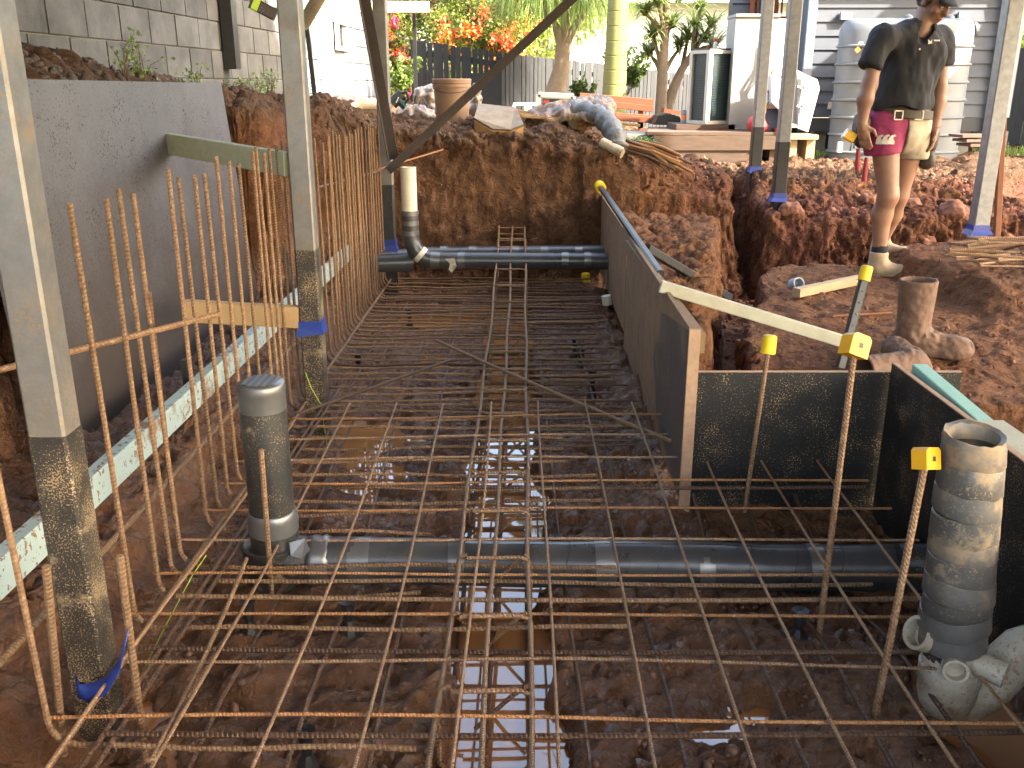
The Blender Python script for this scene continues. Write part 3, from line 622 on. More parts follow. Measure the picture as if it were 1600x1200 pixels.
plank('steel_offcut', atZ(1100, 513, -.1), atZ(1122, 526, -.1), .04, .03, 'steel_black', 'short black steel offcut on the red channel floor', cat='offcut')
plank('wood_offcut', atZ(1154, 538, -.1), atZ(1172, 536, -.1), .06, .04, 'pine_muddy', 'small wood block on the red channel floor', cat='offcut')

# capped uprights
def capped(p, q, r, capf, label, mat='rebar'):
    t = thing('capped_bar', label, 'rebar', tuple(q), 'upright bars with safety caps'); p, q = Vector(p), Vector(q)
    MB().tube([p.lerp(q, k / 6) for k in range(7)], r, 8).build('bar', mat, t, smooth='auto'); capf(p, (p - q).normalized(), t); return t
def roundcap(p, d, t, m='cap_yellow', s=.82):
    mb = MB().lathe([(.024*s, -.055*s), (.029*s, -.055*s), (.027*s, .0), (.026*s, .012*s), (.02*s, .016*s), (.004, .016*s)], p, 18, d); mb.build('cap', m, t, smooth='auto')
def boxcap(p, d, t, rz, tilt, s=1.0):
    o = MB(); L = .028 * s
    o.prism([V(-L, -L*.8, -L), V(L, -L*.8, -L), V(L*1.0, -L*.8, L*.7), V(L*.7, -L*.8, L), V(-L*.7, -L*.8, L), V(-L, -L*.8, L*.7)], V(0, L*1.6, 0))
    o.box((-L*.28, -L*.84, -L*.35), (L*.28, -L*.8, L*.3))
    Mx = Matrix.Rotation(rz, 3, 'Z') @ Matrix.Rotation(tilt, 3, 'Y') @ Matrix.Rotation(R(-18), 3, 'X')
    o.v = [tuple(Mx @ Vector(v) + p) for v in o.v]; c = o.build('cap', 'cap_orange', t)
    h = MB().box((-L*.2, -L*.87, -L*.25), (L*.2, -L*.845, L*.2)); h.v = [tuple(Mx @ Vector(v) + p) for v in h.v]; h.build('cap_hole_shade', 'black_plastic', c)  # black plate in place of a hole, its inner shade painted on
capped(atY(1203, 530, 2.85), atY(1163, 800, 2.80), .0075, roundcap, 'upright rusty bar with round yellow cap in front of the black form')
capped(atY(1336, 540, 2.2), atY(1278, 1005, 2.12), .0085, lambda p, d, t: boxcap(p, d, t, R(12), R(22)), 'tall upright rusty bar with tilted orange square cap')
capped(atY(1447, 716, 1.85), atY(1358, 1165, 1.75), .0085, lambda p, d, t: boxcap(p, d, t, R(28), R(10), .85), 'upright rusty bar with orange box cap left of the taped pipe')
p, q = atY(1353, 425, 3.85), atY(1326, 525, 3.78)
t = thing('steel_picket', 'black steel picket with yellow cap standing on the clay block', 'picket', tuple(q)); MB().beam(p, q - (p-q) * .5, .038, .03, (0, 1, 0), .006).build('shaft', 'steel_black', t)
d = (p - q).normalized()
for k in range(5): MB().lathe([(.003, 0), (.003, .004), (.001, .005)], q + d * .05 * k + V(.003, -.018, 0), 6, V(0, -1, 0)).build('rivet', 'galv_far', t)
MB().lathe([(.021, -.038), (.026, -.038), (.025, .022), (.02, .026), (.004, .026)], p, 16, d).build('cap', 'cap_yellow', t, smooth='auto')

# ------------------------------------------------------------------ pipes
def spiral(parent, p, q, r, turns, mat, n=20):
    pass
def pipe_path(pts, r, n=20): return MB().tube(pts, r, n)
t = thing('lagged_pipe', 'black lagged drain pipe rising from an elbow to a taped cap, foreground left', 'pipe', (-.7, 2.46, -.12))
Yp = 2.46; top = atY(409, 600, Yp); xL = -.705
vert = [V(xL, Yp, z) for z in (-.02, .05, .10, .16, .22, .28, .34, top.z - .07)]
MB().tube(vert, [.07, .067, .066, .0655, .065, .065, .065, .0645], 22).build('riser', 'lagging_mud', t, smooth='auto')
MB().lathe([(.0635, 0), (.0655, .002), (.0655, .05), (.067, .055), (.0665, .075), (.064, .08), (.060, .083), (.03, .086), (.001, .086)], (xL, Yp, top.z - .075), 26).build('taped_cap', 'duct', t, smooth='auto')
[MB().prism([V(xL + dx - .0045, Yp - (.055 ** 2 - dx * dx) ** .5, top.z + .0095), V(xL + dx + .0045, Yp - (.055 ** 2 - dx * dx) ** .5, top.z + .0095), V(xL + dx + .0085, Yp + (.055 ** 2 - dx * dx) ** .5, top.z + .0095), V(xL + dx - .0005, Yp + (.055 ** 2 - dx * dx) ** .5, top.z + .0095)], V(0, 0, .002)).build('tape_strip', 'lagging' if k_ % 2 else 'duct', t) for k_, dx in enumerate((-.04, -.03, -.02, -.01, 0, .01, .02, .03, .04))]
MB().lathe([(.069, 0), (.0735, .004), (.0725, .02), (.0735, .035), (.072, .05), (.070, .066), (.0665, .07)], (xL, Yp, .01), 24).build('tape_band', 'duct', t, smooth='auto')
MB().lathe([(.074, -.16), (.078, -.13), (.079, -.06), (.083, -.055), (.084, -.03), (.078, -.026), (.07, -.03)], (xL - .012, Yp - .005, .0), 22).build('socket', 'lagging_mud', t, smooth='auto')
el = [V(xL, Yp, .03), V(xL, Yp, -.04), V(xL + .02, Yp, -.08), V(xL + .06, Yp, -.085), V(xL + .12, Yp, -.088)]
MB().tube(el, [.068, .072, .075, .073, .068], 20).build('elbow', 'lagging_mud', t, smooth='auto')
mb = MB(); rr = random.Random(3)                       # crinkled tape over the elbow
pts = [V(xL + .10, Yp, -.088), V(xL + .12, Yp, -.088), V(xL + .135, Yp, -.088), V(xL + .15, Yp, -.088), V(xL + .165, Yp, -.088)]; mb.tube(pts, [.071, .078, .073, .077, .069], 28)
mb.v = [tuple(Vector(v) + V(rr.uniform(-.004, .004), rr.uniform(-.002, .002), rr.uniform(-.002, .002))) for v in mb.v]; mb.build('crinkled_tape', 'duct', t, smooth=True)
MB().prism([V(xL + .055, Yp - .055, .0), V(xL + .10, Yp - .05, .01), V(xL + .115, Yp - .06, -.02), V(xL + .09, Yp - .065, -.05), V(xL + .06, Yp - .07, -.035)], V(.004, -.006, .003)).build('tape_tag', 'duct', t)
hp = [V(xL + .12 + (1.62 + .6) * k / 24, Yp - .0 - .04 * (k / 24), -.088 - .012 * (k / 24) + .003 * math.sin(k * .7)) for k in range(25)]
rs = [.069 + .0012 * math.sin(k * 2.1) for k in range(25)]
MB().tube(hp, rs, 22).build('run', 'lagging', t, smooth='auto')
for fx_, wd in ((.06, .03), (.19, .022), (.388, .03), (.52, .022), (.665, .02)):
    c = hp[0].lerp(hp[-1], fx_); MB().tube([c + V(-wd, 0, 0), c + V(0, 0, .001), c + V(wd, 0, 0)], .0712, 22).build('tape_band', 'duct', t, smooth='auto')
for k in range(16):                                    # seams of the wound lagging
    c = hp[0].lerp(hp[-1], .03 + .06 * k); pts = [c + V(.03 * math.sin(a) * .8, .0703 * math.cos(a), .0703 * math.sin(a)) for a in [2 * math.pi * j / 18 for j in range(19)]]
    MB().tube(pts, .0009, 4).build('seam', 'black_plastic', t)
# taped riser at the right with the white trap
t = thing('taped_pipe', 'drain pipe wrapped in silver tape and dried mud above a white trap, right foreground', 'pipe', (1.0, 1.86, -.17))
a, b = atY(1522, 685, 1.86), atY(1488, 1005, 1.86); rr = random.Random(5); ax = (a - b); L = ax.length; axn = ax.normalized()
segs = [(0, .10, .073, 'duct_mud'), (.09, .19, .077, 'duct_mud'), (.18, .27, .074, 'lagging_tape'), (.25, .36, .0765, 'duct_mud'), (.34, .47, .073, 'lagging_tape'), (.46, .56, .0725, 'duct_mud'), (.54, .67, .071, 'lagging_tape'), (.66, .78, .0705, 'duct_mud'), (.76, .90, .0685, 'lagging_tape'), (.89, .985, .066, 'duct_mud')]
MB().tube([b - axn * .03, b.lerp(a, .5), a - axn * .02], .0632, 24).build('core', 'lagging_mud', t, smooth='auto')
for i, (u0, u1, r_, m) in enumerate(segs):
    base = []; n = 26; mb = MB(); prof = [(u0, .985), (u0 + (u1-u0)*.08, 1.02), (u0 + (u1-u0)*.5, 1.0), (u1 - (u1-u0)*.06, .985), (u1, .93)]
    tl = V(rr.uniform(-.2, .2), 0, rr.uniform(-.1, .1))
    sk = rr.uniform(-.006, .012)
    for (u, kf) in prof:
        c = b.lerp(a, u)
        for j in range(n):
            th = 2 * math.pi * j / n; wv = 1 + .012 * math.sin(3 * th + i) + .008 * math.sin(7 * th + 2 * i)
            mb.v.append(tuple(c + V(math.cos(th) * r_ * kf * wv, math.sin(th) * r_ * kf * wv, sk * math.cos(th))))
    for ii in range(4):
        for j in range(n): mb.f.append((ii*n+j, ii*n+(j+1) % n, (ii+1)*n+(j+1) % n, (ii+1)*n+j))
    mb.build('tape_wrap', m, t, smooth='auto')
mb = MB(); n = 26; rr2 = random.Random(8)             # open crumpled mouth
for (rr_, dz) in ((.0625, -.03), (.0645, .0), (.062, .012), (.052, .008), (.049, -.02), (.048, -.16)):
    for j in range(n):
        th = 2 * math.pi * j / n; mb.v.append(tuple(a + V(math.cos(th) * rr_, math.sin(th) * rr_, dz + (rr2.uniform(-.0025, .0025) if -.02 < dz < .02 else 0) + .008 * math.sin(th))))
for ii in range(5):
    for j in range(n): mb.f.append((ii*n+j, ii*n+(j+1) % n, (ii+1)*n+(j+1) % n, (ii+1)*n+j))
mb.f.append(tuple(5*n + j for j in reversed(range(n)))); mb.build('mouth', 'duct_mud', t, smooth='auto')
c = b + V(.005, 0, -.02)
MB().lathe([(.062, .03), (.066, .02), (.066, -.035), (.07, -.038), (.07, -.075), (.066, -.08), (.066, -.11), (.058, -.145), (.04, -.172), (.01, -.182)], c, 28).build('trap_body', 'pvc_mud', t, smooth='auto')
def spout(p, d, r, L_, m='pvc_mud'):
    d = Vector(d).normalized(); o = MB().lathe([(r*.95, 0), (r, L_*.4), (r, L_), (r*.78, L_), (r*.76, L_*.4), (.002, L_*.3)], p, 20, d).build('spout', m, t, smooth='auto'); return o
spout(c + V(-.02, -.05, -.005), (-.35, -1, .15), .028, .035); spout(c + V(.03, -.045, .0), (.85, -.75, -.1), .03, .065); spout(c + V(-.05, .01, .03), (-1, -.25, .45), .04, .05)
bendp = [c + V(.0, .01, -.13), c + V(.05, .01, -.145), c + V(.10, .01, -.11), c + V(.13, .005, -.05), c + V(.16, 0, .0), c + V(.22, 0, .02), c + V(.45, .02, .03)]
MB().tube(bendp, [.045, .055, .055, .055, .054, .054, .054], 20).build('trap_bend', 'pvc_mud', t, smooth='auto')
spout(c + V(.215, -.0, .05), (.2, -.2, 1), .03, .03)
tag(MB().tube([V(1.12, 2.38, -.05), V(1.3, 2.36, -.045), V(1.6, 2.3, -.04)], .055, 20).build('lagged_pipe', 'lagging_mud', smooth='auto'), 'second muddy lagged pipe beside the main run at the right edge', 'pipe')
# far pipes
t = thing('lagged_pipe', 'far lagged drain pipe with bare white riser at the pit end', 'pipe', (-.65, 6.1, .1))
Y2 = 6.1; zc_ = atY(800, 407, Y2).z; xv = atY(640, 330, Y2).x
MB().tube([V(xv, Y2, zc_ + .28), V(xv, Y2, atY(637, 262, Y2).z)], .051, 18).build('bare_riser', 'pvc', t, smooth='auto')
MB().lathe([(.045, 0), (.0512, 0), (.0512, .004), (.04, .006), (.039, -.05), (.001, -.05)], (xv, Y2, atY(637, 262, Y2).z), 18).build('rim', 'pvc', t)
MB().tube([V(xv, Y2, zc_ + .33), V(xv, Y2, zc_ + .15), V(xv + .03, Y2, zc_ + .07), V(xv + .09, Y2, zc_ + .015), V(xv + .16, Y2, zc_)], .056, 18).build('lagged_bend', 'lagging', t, smooth='auto')
for zz in (.30, .235, .17): MB().tube([V(xv, Y2, zc_ + zz), V(xv, Y2, zc_ + zz + .03)], .0585, 18).build('tape_band', 'duct', t, smooth='auto')
MB().tube([V(xv + .13, Y2, zc_ + .004), V(xv + .19, Y2, zc_)], .0585, 18).build('tape_band', 'duct', t, smooth='auto')
MB().tube([V(xv + .05, Y2, zc_ + .05), V(xv + .075, Y2, zc_ + .028)], .0585, 18).build('torn_band', 'pvc', t, smooth='auto')
MB().tube([V(xv + .16, Y2, zc_), V(.66, Y2, zc_ - .005)], .056, 18).build('run', 'lagging', t, smooth='auto')
for xx in (-.36, .33, .48): MB().tube([V(xx, Y2, zc_), V(xx + .045, Y2, zc_)], .0575, 18).build('tape_band', 'duct', t, smooth='auto')
MB().prism([V(-.44, Y2 - .058, zc_ + .02), V(-.38, Y2 - .058, zc_ + .025), V(-.365, Y2 - .058, zc_ - .03), V(-.40, Y2 - .06, zc_ - .07), V(-.42, Y2 - .06, zc_ - .05), V(-.41, Y2 - .06, zc_ - .01)], V(0, -.002, 0)).build('torn_flap', 'pvc', t)
t = thing('lagged_pipe', 'rear grey lagged pipe running behind the far drain pipe', 'pipe', (-.1, 6.45, .1))
MB().tube([V(-.92, 6.28, .12), V(-.6, 6.4, .13), V(.67, 6.42, .14)], .055, 18).build('run', 'lagging', t, smooth='auto')
for xx in (-.5, -.3, .0, .2, .44): MB().tube([V(xx, 6.41, .135), V(xx + .05, 6.41, .135)], .0565, 18).build('tape_band', 'duct', t, smooth='auto')
tag(MB().tube([V(-.93, 6.1, .125), V(-.66, 6.13, .128)], .06, 18).build('pipe_stub', 'lagging', smooth='auto'), 'short grey pipe stub behind the pit end post', 'pipe')
tag(MB().lathe([(.03, 0), (.034, .0), (.032, .06), (.026, .064), (.005, .065)], atZ(915, 440, -.1), 14).build('safety_cap', 'cap_yellow', smooth='auto'), 'yellow bar cap on the mud beyond the cage', 'cap')
tag(MB().tube([atY(947, 462, 5.6), atY(949, 476, 5.6)], .03, 12).build('pipe_offcut', 'pvc', smooth='auto'), 'small white pipe end poking from the long form', 'pipe')
# ------------------------------------------------------------------ block wall on the left
pm('block', (.125, .118, .106), (.058, .055, .048), 5, .92, bumpk=.5, bumpsc=120, rand=.2, splat=.35, splatc=(.12, .115, .10), splatsc=40)
pm('block_paint', (.25, .27, .29), (.205, .225, .245), 4, .75, bumpk=.35, bumpsc=110, rand=.05)
pm('mortar', (.25, .24, .22), (.2, .19, .17), 20, .95); pm('black_stain', (.05, .05, .045), (.09, .09, .08), 9, .9)
def wallx(y): return -2.33 + .055 * (y - 4.5)
def block_wall():
    t = thing('block_wall', 'long grey concrete block wall above the left bank, painted pale at its far end', 'wall', (-2.1, 9, .9))
    ang = math.atan(.055)
    t.rotation_euler = (0, 0, 0); loc = Vector(t.location)
    MB().prism([V(wallx(2) - .19, 2.0, .6), V(wallx(14) - .19, 14.0, .6), V(wallx(14) - .19, 14.0, 2.9), V(wallx(2) - .19, 2.0, 2.9)], V(.178, 0, 0)).build('mortar_bed', 'mortar', t)
    base = {}
    for mt in ('block', 'block_paint'):
        for hv in (0, 1):
            mb = MB().beam((-.006, -(.193 if not hv else .095), 0), (-.006, (.193 if not hv else .095), 0), .02, .193, bev=.004)
            base[mt, hv] = mb
    proto = {}
    for c in range(9):
        z = .90 + .2 * c + .1; y = 2.1 + (.2 if c % 2 else 0)
        while y < 13.9:
            mt = 'block_paint' if y > 9.05 else 'block'; key = (mt, 0)
            if key not in proto:
                o = base[key].build('block', mt, t); o.location = V(0, 0, 0); proto[key] = o; me = o.data
                # recentre mesh data on its own origin
                for v in me.vertices: v.co += loc
            else: o = proto[key].copy(); COL.objects.link(o); o.parent = t
            o.location = V(wallx(y) + random.uniform(-.0015, .0015), y, z) - loc; o.rotation_euler = (0, 0, -ang)
            y += .4
    # small vent window and pipe near the painted end
    f = MB(); yv = 11.2
    f.box((wallx(yv) + .006, yv - .33, 1.62), (wallx(yv) + .05, yv + .33, 1.66)); f.box((wallx(yv) + .006, yv - .33, 1.9), (wallx(yv) + .05, yv + .33, 1.94))
    f.box((wallx(yv) + .007, yv - .33, 1.66), (wallx(yv) + .05, yv - .28, 1.9)); f.box((wallx(yv) + .007, yv + .28, 1.66), (wallx(yv) + .05, yv + .33, 1.9)); f.build('window_frame', 'pvc', t)
    MB().box((wallx(yv) + .004, yv - .28, 1.66), (wallx(yv) + .012, yv + .28, 1.9)).build('window_glass', 'black_plastic', t)
block_wall()
p = atX(347, 108, -2.2); tag(MB().box((wallx(p.y) + .012, p.y - .07, p.z), (wallx(p.y) + .10, p.y + .06, 2.94)).build('wall_channel', 'steel_black'), 'black steel channel hanging down the face of the block wall', 'channel')
# lump of timber with lime tape dangling from above
a = atY(411, 14, 3.5); t = thing('hanging_offcut', 'small brown timber offcut with lime tape dangling at the top edge', 'offcut', tuple(a))
MB().beam(a + V(-.04, 0, .022), a + V(.04, .01, -.02), .05, .042, bev=.006).build('offcut', 'steel_brown', t); MB().beam(a + V(-.032, 0, .018), a + V(-.012, .0025, .0075), .053, .046, bev=.006).build('lime_tape', pm('lime', (.45, .62, .05), None, 5, .5), t)
MB().tube([a + V(0, 0, .02), V(a.x, a.y, 2.94)], .0015, 4).build('string', 'lime', t)
# far rods, ledger timber, hose
for k, (pa, pb, l) in enumerate(((atY(478, 30, 8.2), atY(497, 166, 8.2), 'black rod with white specks standing against the wall'), (atY(647, 15, 10.0), atY(649, 140, 10.0), 'black upright rod in front of the flowering shrub'))):
    tag(MB().beam(pa, pb - V(0, 0, .3), .035, .035).build('fence_rod', 'steel_black'), l, 'rod')
plank('ledger_timber', atY(455, 11, 9.6), atY(671, 11, 9.9), .045, .105, 'pine_green', 'pale timber beam crossing high behind the pit end post')
hz = [atY(474, 38, 5.4), atY(490, 10, 5.3), atY(505, -15, 5.2), atY(512, -80, 5.1)]; tag(MB().tube(hz, .036, 14).build('drain_pipe', 'pvc_mud', smooth='auto'), 'beige pipe angling up behind the second post', 'pipe')
hz = [atY(x_, y_, 7.2 + dy) for x_, y_, dy in ((540, 235, -.38), (536, 205, -.3), (539, 185, -.2), (550, 170, 0), (566, 163, .05), (585, 163, .1), (604, 166, .2))]; tag(MB().tube(hz, .042, 12).build('hose', 'pvc_mud', smooth='auto'), 'thick beige hose drooping over the edge of the left bank', 'hose')
tag(MB().tube([atY(538, 290, 6.66), atY(540, 385, 6.62)], .05, 14).build('drain_pipe', 'pvc', smooth='auto'), 'white pipe standing behind the far starter bars', 'pipe')
tag(MB().tube([V(-1.75, 13.9, 1.85), V(-1.62, 13.95, 1.9), V(-1.52, 14, 1.85), V(-1.5, 14, 1.72)], .07, 14).build('wall_elbow', 'galv_far', smooth='auto'), 'pale grey pipe elbow at the far end of the block wall', 'pipe')

# ------------------------------------------------------------------ foliage
def leafmat(name, c1, c2, tr=.35):
    m, t, b = newmat(name); tc = N(t, 'ShaderNodeTexCoord'); n = noise(t, tc.outputs['Object'], 6, 4, .7); n2 = noise(t, tc.outputs['Object'], 45, 2, .6)
    c = mixc(t, remap(t, math_(t, 'ADD', math_(t, 'MULTIPLY', n, .5), math_(t, 'MULTIPLY', n2, .5)), .38, .62), c1, c2)
    t.links.new(c, b.inputs['Base Color']); b.inputs['Roughness'].default_value = .5
    tl = N(t, 'ShaderNodeBsdfTranslucent'); t.links.new(c, tl.inputs[0]); mx = N(t, 'ShaderNodeMixShader'); mx.inputs[0].default_value = tr
    t.links.new(b.outputs[0], mx.inputs[1]); t.links.new(tl.outputs[0], mx.inputs[2]); t.links.new(mx.outputs[0], t.nodes['Material Output'].inputs[0])
leafmat('leaf_lime', (.15, .21, .035), (.33, .37, .08), .45); leafmat('leaf_mid', (.05, .09, .02), (.13, .19, .04)); leafmat('leaf_dark', (.02, .04, .012), (.06, .1, .025))
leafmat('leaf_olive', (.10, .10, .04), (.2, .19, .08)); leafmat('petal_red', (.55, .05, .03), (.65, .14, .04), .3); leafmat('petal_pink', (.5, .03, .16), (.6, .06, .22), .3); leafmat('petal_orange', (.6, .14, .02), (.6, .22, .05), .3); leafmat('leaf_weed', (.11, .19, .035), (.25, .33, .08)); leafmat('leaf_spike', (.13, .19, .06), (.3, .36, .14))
pm('bark', (.30, .22, .15), (.20, .15, .10), 12, .9, bumpk=.6, bumpsc=40); pm('palm_trunk', (.21, .205, .065), (.16, .16, .05), 5, .7, bumpk=.3, bumpsc=30, stretch=(1, 1, 4)); pm('twig', (.16, .11, .07), (.1, .07, .05), 10, .9)
def leaves(name, centers, mat, parent, size=(.04, .08), aspect=.55, up=0.0, seed=1):
    rng = np.random.default_rng(seed); C = np.asarray(centers, float); n = len(C)
    d = rng.normal(size=(n, 3)); d[:, 2] += up; d /= np.linalg.norm(d, axis=1)[:, None]; e = rng.normal(size=(n, 3)); e = np.cross(d, e); e /= np.linalg.norm(e, axis=1)[:, None]
    L = rng.uniform(size[0], size[1], n)[:, None]; a = d * L * .5; b = e * L * .5 * aspect; nn = np.cross(d, e) * L * .12
    v = np.stack([C - a, C + b + nn, C + a, C - b + nn], 1).reshape(-1, 3); f = np.arange(4 * n).reshape(-1, 4)
    return npmesh(name, v, f, mat, parent, smooth=False)
def blobpts(blobs, n, seed=1, shell=.55):
    rng = np.random.default_rng(seed); vol = np.array([b[3] * b[4] * b[5] for b in blobs]) ** .67; k = rng.choice(len(blobs), n, p=vol / vol.sum()); B = np.array(blobs)[k]
    d = rng.normal(size=(n, 3)); d /= np.linalg.norm(d, axis=1)[:, None]; r = (shell + (1 - shell) * rng.random(n)) * (1 + .18 * rng.normal(size=n)); return B[:, :3] + d * B[:, 3:] * r[:, None]
def hedge():
    t = thing('flowering_shrub', 'tall shrub full of red, orange and pink flowers behind the wall end', 'shrub', (-1.0, 14.2, .8))
    rng = random.Random(4); bl = []
    for k in range(34):
        x = rng.uniform(-2.1, .1); z = rng.uniform(.9, 3.1); 
        if x > -.35 and z < 1.5: z += .7
        bl.append((x, 14.3 + rng.uniform(-.3, .5), z, rng.uniform(.22, .42), rng.uniform(.25, .4), rng.uniform(.2, .38)))
    leaves('foliage', blobpts(bl, 24000, 5, .5), 'leaf_lime', t, (.035, .075), .6, seed=5); leaves('shaded_foliage', blobpts([(a, b + .25, c, d, e, f) for a, b, c, d, e, f in bl], 9000, 6, .2), 'leaf_olive', t, (.05, .1), .6, seed=6)  # leaves set behind, shade put into their darker olive colour
    P = []; Q = []; O = []
    for k in range(80):
        b = rng.choice(bl); c = V(b[0] + rng.uniform(-1, 1) * b[3], b[1] - b[4] * rng.uniform(.7, 1.1), b[2] + rng.uniform(-.7, .9) * b[5]); tgt = Q if c.x < -1.15 and rng.random() < .6 else (P if rng.random() < .55 else O)
        s_ = rng.uniform(.03, .085)
        for j in range(rng.randint(25, 80)): tgt.append((c.x + rng.gauss(0, s_), c.y + rng.gauss(0, .05), c.z + rng.gauss(0, s_ * 1.2)))
    leaves('red_flowers', P, 'petal_red', t, (.03, .06), .9, seed=7); leaves('pink_flowers', Q, 'petal_pink', t, (.03, .06), .9, seed=8); leaves('orange_flowers', O, 'petal_orange', t, (.03, .06), .9, seed=9)
    mb = MB()
    for k in range(26):
        x = rng.uniform(-2, .0); mb.tube([V(x, 14.4, .6), V(x + rng.uniform(-.3, .3), 14.2 + rng.uniform(-.2, .2), 1.4), V(x + rng.uniform(-.6, .6), 14 + rng.uniform(-.3, .3), rng.uniform(1.8, 2.7))], [.02, .013, .005], 5)
    mb.build('branches', 'twig', t)
hedge()
def tree(label, x, y, z0, blobs, n, mat, size, trunk_r=.12, seed=1, group=None):
    t = thing('garden_tree', label, 'tree', (x, y, z0)); leaves('crown', blobpts(blobs, n, seed, .45), mat, t, size, .5, seed=seed)
    mb = MB(); top = max(b[2] for b in blobs); mb.tube([V(x, y, z0), V(x + .1, y, (z0 + top) / 2), V(x, y, top)], [trunk_r, trunk_r * .7, trunk_r * .2], 8)
    for b in blobs: mb.tube([V(x + .05, y, (z0 + b[2]) / 2), V(b[0], b[1], b[2])], [trunk_r * .4, trunk_r * .1], 6)
    mb.build('trunk', 'bark', t); return t
rg = random.Random(12)
tree('bright lime tree behind the dark fence beside the flowering shrub', .35, 17.5, .4, [(rg.uniform(-.9, 1.2), 17.5 + rg.uniform(-.5, .6), rg.uniform(1.4, 4.2), .55, .5, .5) for _ in range(22)], 20000, 'leaf_lime', (.05, .13), seed=14)
tree('dark green tree behind the flowering shrub', -2.2, 18.5, .4, [(rg.uniform(-4.4, -.6), 18.5 + rg.uniform(-.5, .6), rg.uniform(1.0, 4.4), .7, .5, .6) for _ in range(22)], 16000, 'leaf_mid', (.07, .15), seed=15)
tree('green tree above the dark fence at the right edge', 9.3, 15.5, .4, [(rg.uniform(8.0, 11.5), 15.5 + rg.uniform(-.6, .6), rg.uniform(1.2, 2.1), .6, .5, .45) for _ in range(14)], 14000, 'leaf_lime', (.06, .13), seed=16)
tree('lush green tree rising behind the white house', 2.0, 27, .4, [(rg.uniform(-2, 6), 27 + rg.uniform(-.6, .6), rg.uniform(3.2, 6.5), 1.0, .8, .8) for _ in range(20)], 14000, 'leaf_mid', (.1, .22), seed=17)
def blades(centers, dirs, L, wdt, mat, parent, name='foliage', droop=.5, seg=4, seed=2):
    rng = np.random.default_rng(seed); vs = []; fs = []
    for c, d in zip(centers, dirs):
        c = np.array(c, float); d = np.array(d, float); d /= np.linalg.norm(d); l = L * rng.uniform(.7, 1.2); sd = np.cross(d, [0, 0, 1]); sd /= max(np.linalg.norm(sd), 1e-6); b = len(vs); p = c.copy(); dd = d.copy()
        for k in range(seg + 1):
            wk = wdt * (1 - (k / seg)) * .5 + .0008; vs.append(p - sd * wk); vs.append(p + sd * wk)
            p = p + dd * l / seg; dd = dd + np.array([0, 0, -droop / seg * 2]); dd /= np.linalg.norm(dd)
        for k in range(seg): fs.append((b + 2*k, b + 2*k + 1, b + 2*k + 3, b + 2*k + 2))
    return npmesh(name, vs, fs, mat, parent, smooth=True)
def rosette(c, n, rng, upb=.5):
    cs = []; ds = []
    for k in range(n):
        a = rng.uniform(0, 6.283); u = rng.uniform(-.4, 1.0) + upb; cs.append(Vector(c) + V(rng.uniform(-.02, .02), rng.uniform(-.02, .02), rng.uniform(-.04, .04))); ds.append((math.cos(a), math.sin(a), u))
    return cs, ds
def ponytail():
    Y = 12.3; b = atY(865, 160, Y); t = thing('ponytail_palm', 'ponytail palm with forked trunk and drooping grassy crown', 'palm', (b.x, Y, .8)); f = atY(880, 68, Y)
    mb = MB().tube([V(b.x - .02, Y, .7), b + V(0, 0, .05), b.lerp(f, .6) + V(.03, 0, 0), f], [.17, .14, .1, .09], 12); tips = []
    for (px, py, r_) in ((858, 25, .055), (906, 30, .05), (884, 10, .055)):
        q = atY(px, py, Y); mb.tube([f - V(0, 0, .05), f.lerp(q, .5) + V(.01, 0, .01), q, q + V((q.x - f.x) * .5, 0, .25)], [.075, r_, r_ * .9, .04], 9); tips.append(q + V((q.x - f.x) * .5, 0, .22))
    mb.build('trunk', 'bark', t, smooth='auto'); cs = []; ds = []; rng = random.Random(9)
    for tp in tips + [tips[0] + V(-.2, .1, .2), tips[1] + V(.15, 0, .25), tips[2] + V(0, .1, .3)]:
        c, d = rosette(tp, 420, rng, .55); cs += c; ds += d
    blades(cs, ds, 1.0, .012, 'leaf_weed', t, 'crown', droop=1.5, seg=6)
ponytail()
def palm():
    Y = 11.4; b = atY(957, 190, Y); t = thing('palm_tree', 'palm with thick smooth yellow green ringed trunk', 'palm', (b.x, Y, .75)); mb = MB(); zz = [.6]; rr = [.165]
    while zz[-1] < 4.2: zz += [zz[-1] + .003, zz[-1] + .016, zz[-1] + .02, zz[-1] + .16]; r0 = .135 + .03 * math.exp(-(zz[-1] - .6) * 1.5) - .012 * (zz[-1] - .8); rr += [r0 - .004, r0 - .004, r0, r0 - .002]
    mb.tube([V(b.x + .015 * (z - .6), Y, z) for z in zz], rr, 18); mb.build('trunk', 'palm_trunk', t, smooth='auto'); rng = random.Random(3)
    cs, ds = rosette(V(b.x + .06, Y, 4.2), 26, rng, .5); fr = MB(); C2 = []; D2 = []
    for c, d in zip(cs, ds):
        d = Vector(d).normalized(); pts = [c + d * (1.5 * k / 6) + V(0, 0, -.9 * (k / 6) ** 2) for k in range(7)]; fr.tube(pts, .012, 5)
        for k in range(1, 7):
            for j in range(5):
                p = pts[k-1].lerp(pts[k], j / 5); sd = d.cross(V(0, 0, 1))
                for s_ in (-1, 1): C2.append(p); D2.append(tuple(sd * s_ + d * .5))
    fr.build('frond_stems', 'leaf_mid', t); blades(C2, D2, .4, .03, 'leaf_mid', t, 'crown', droop=.5, seg=3)
palm()
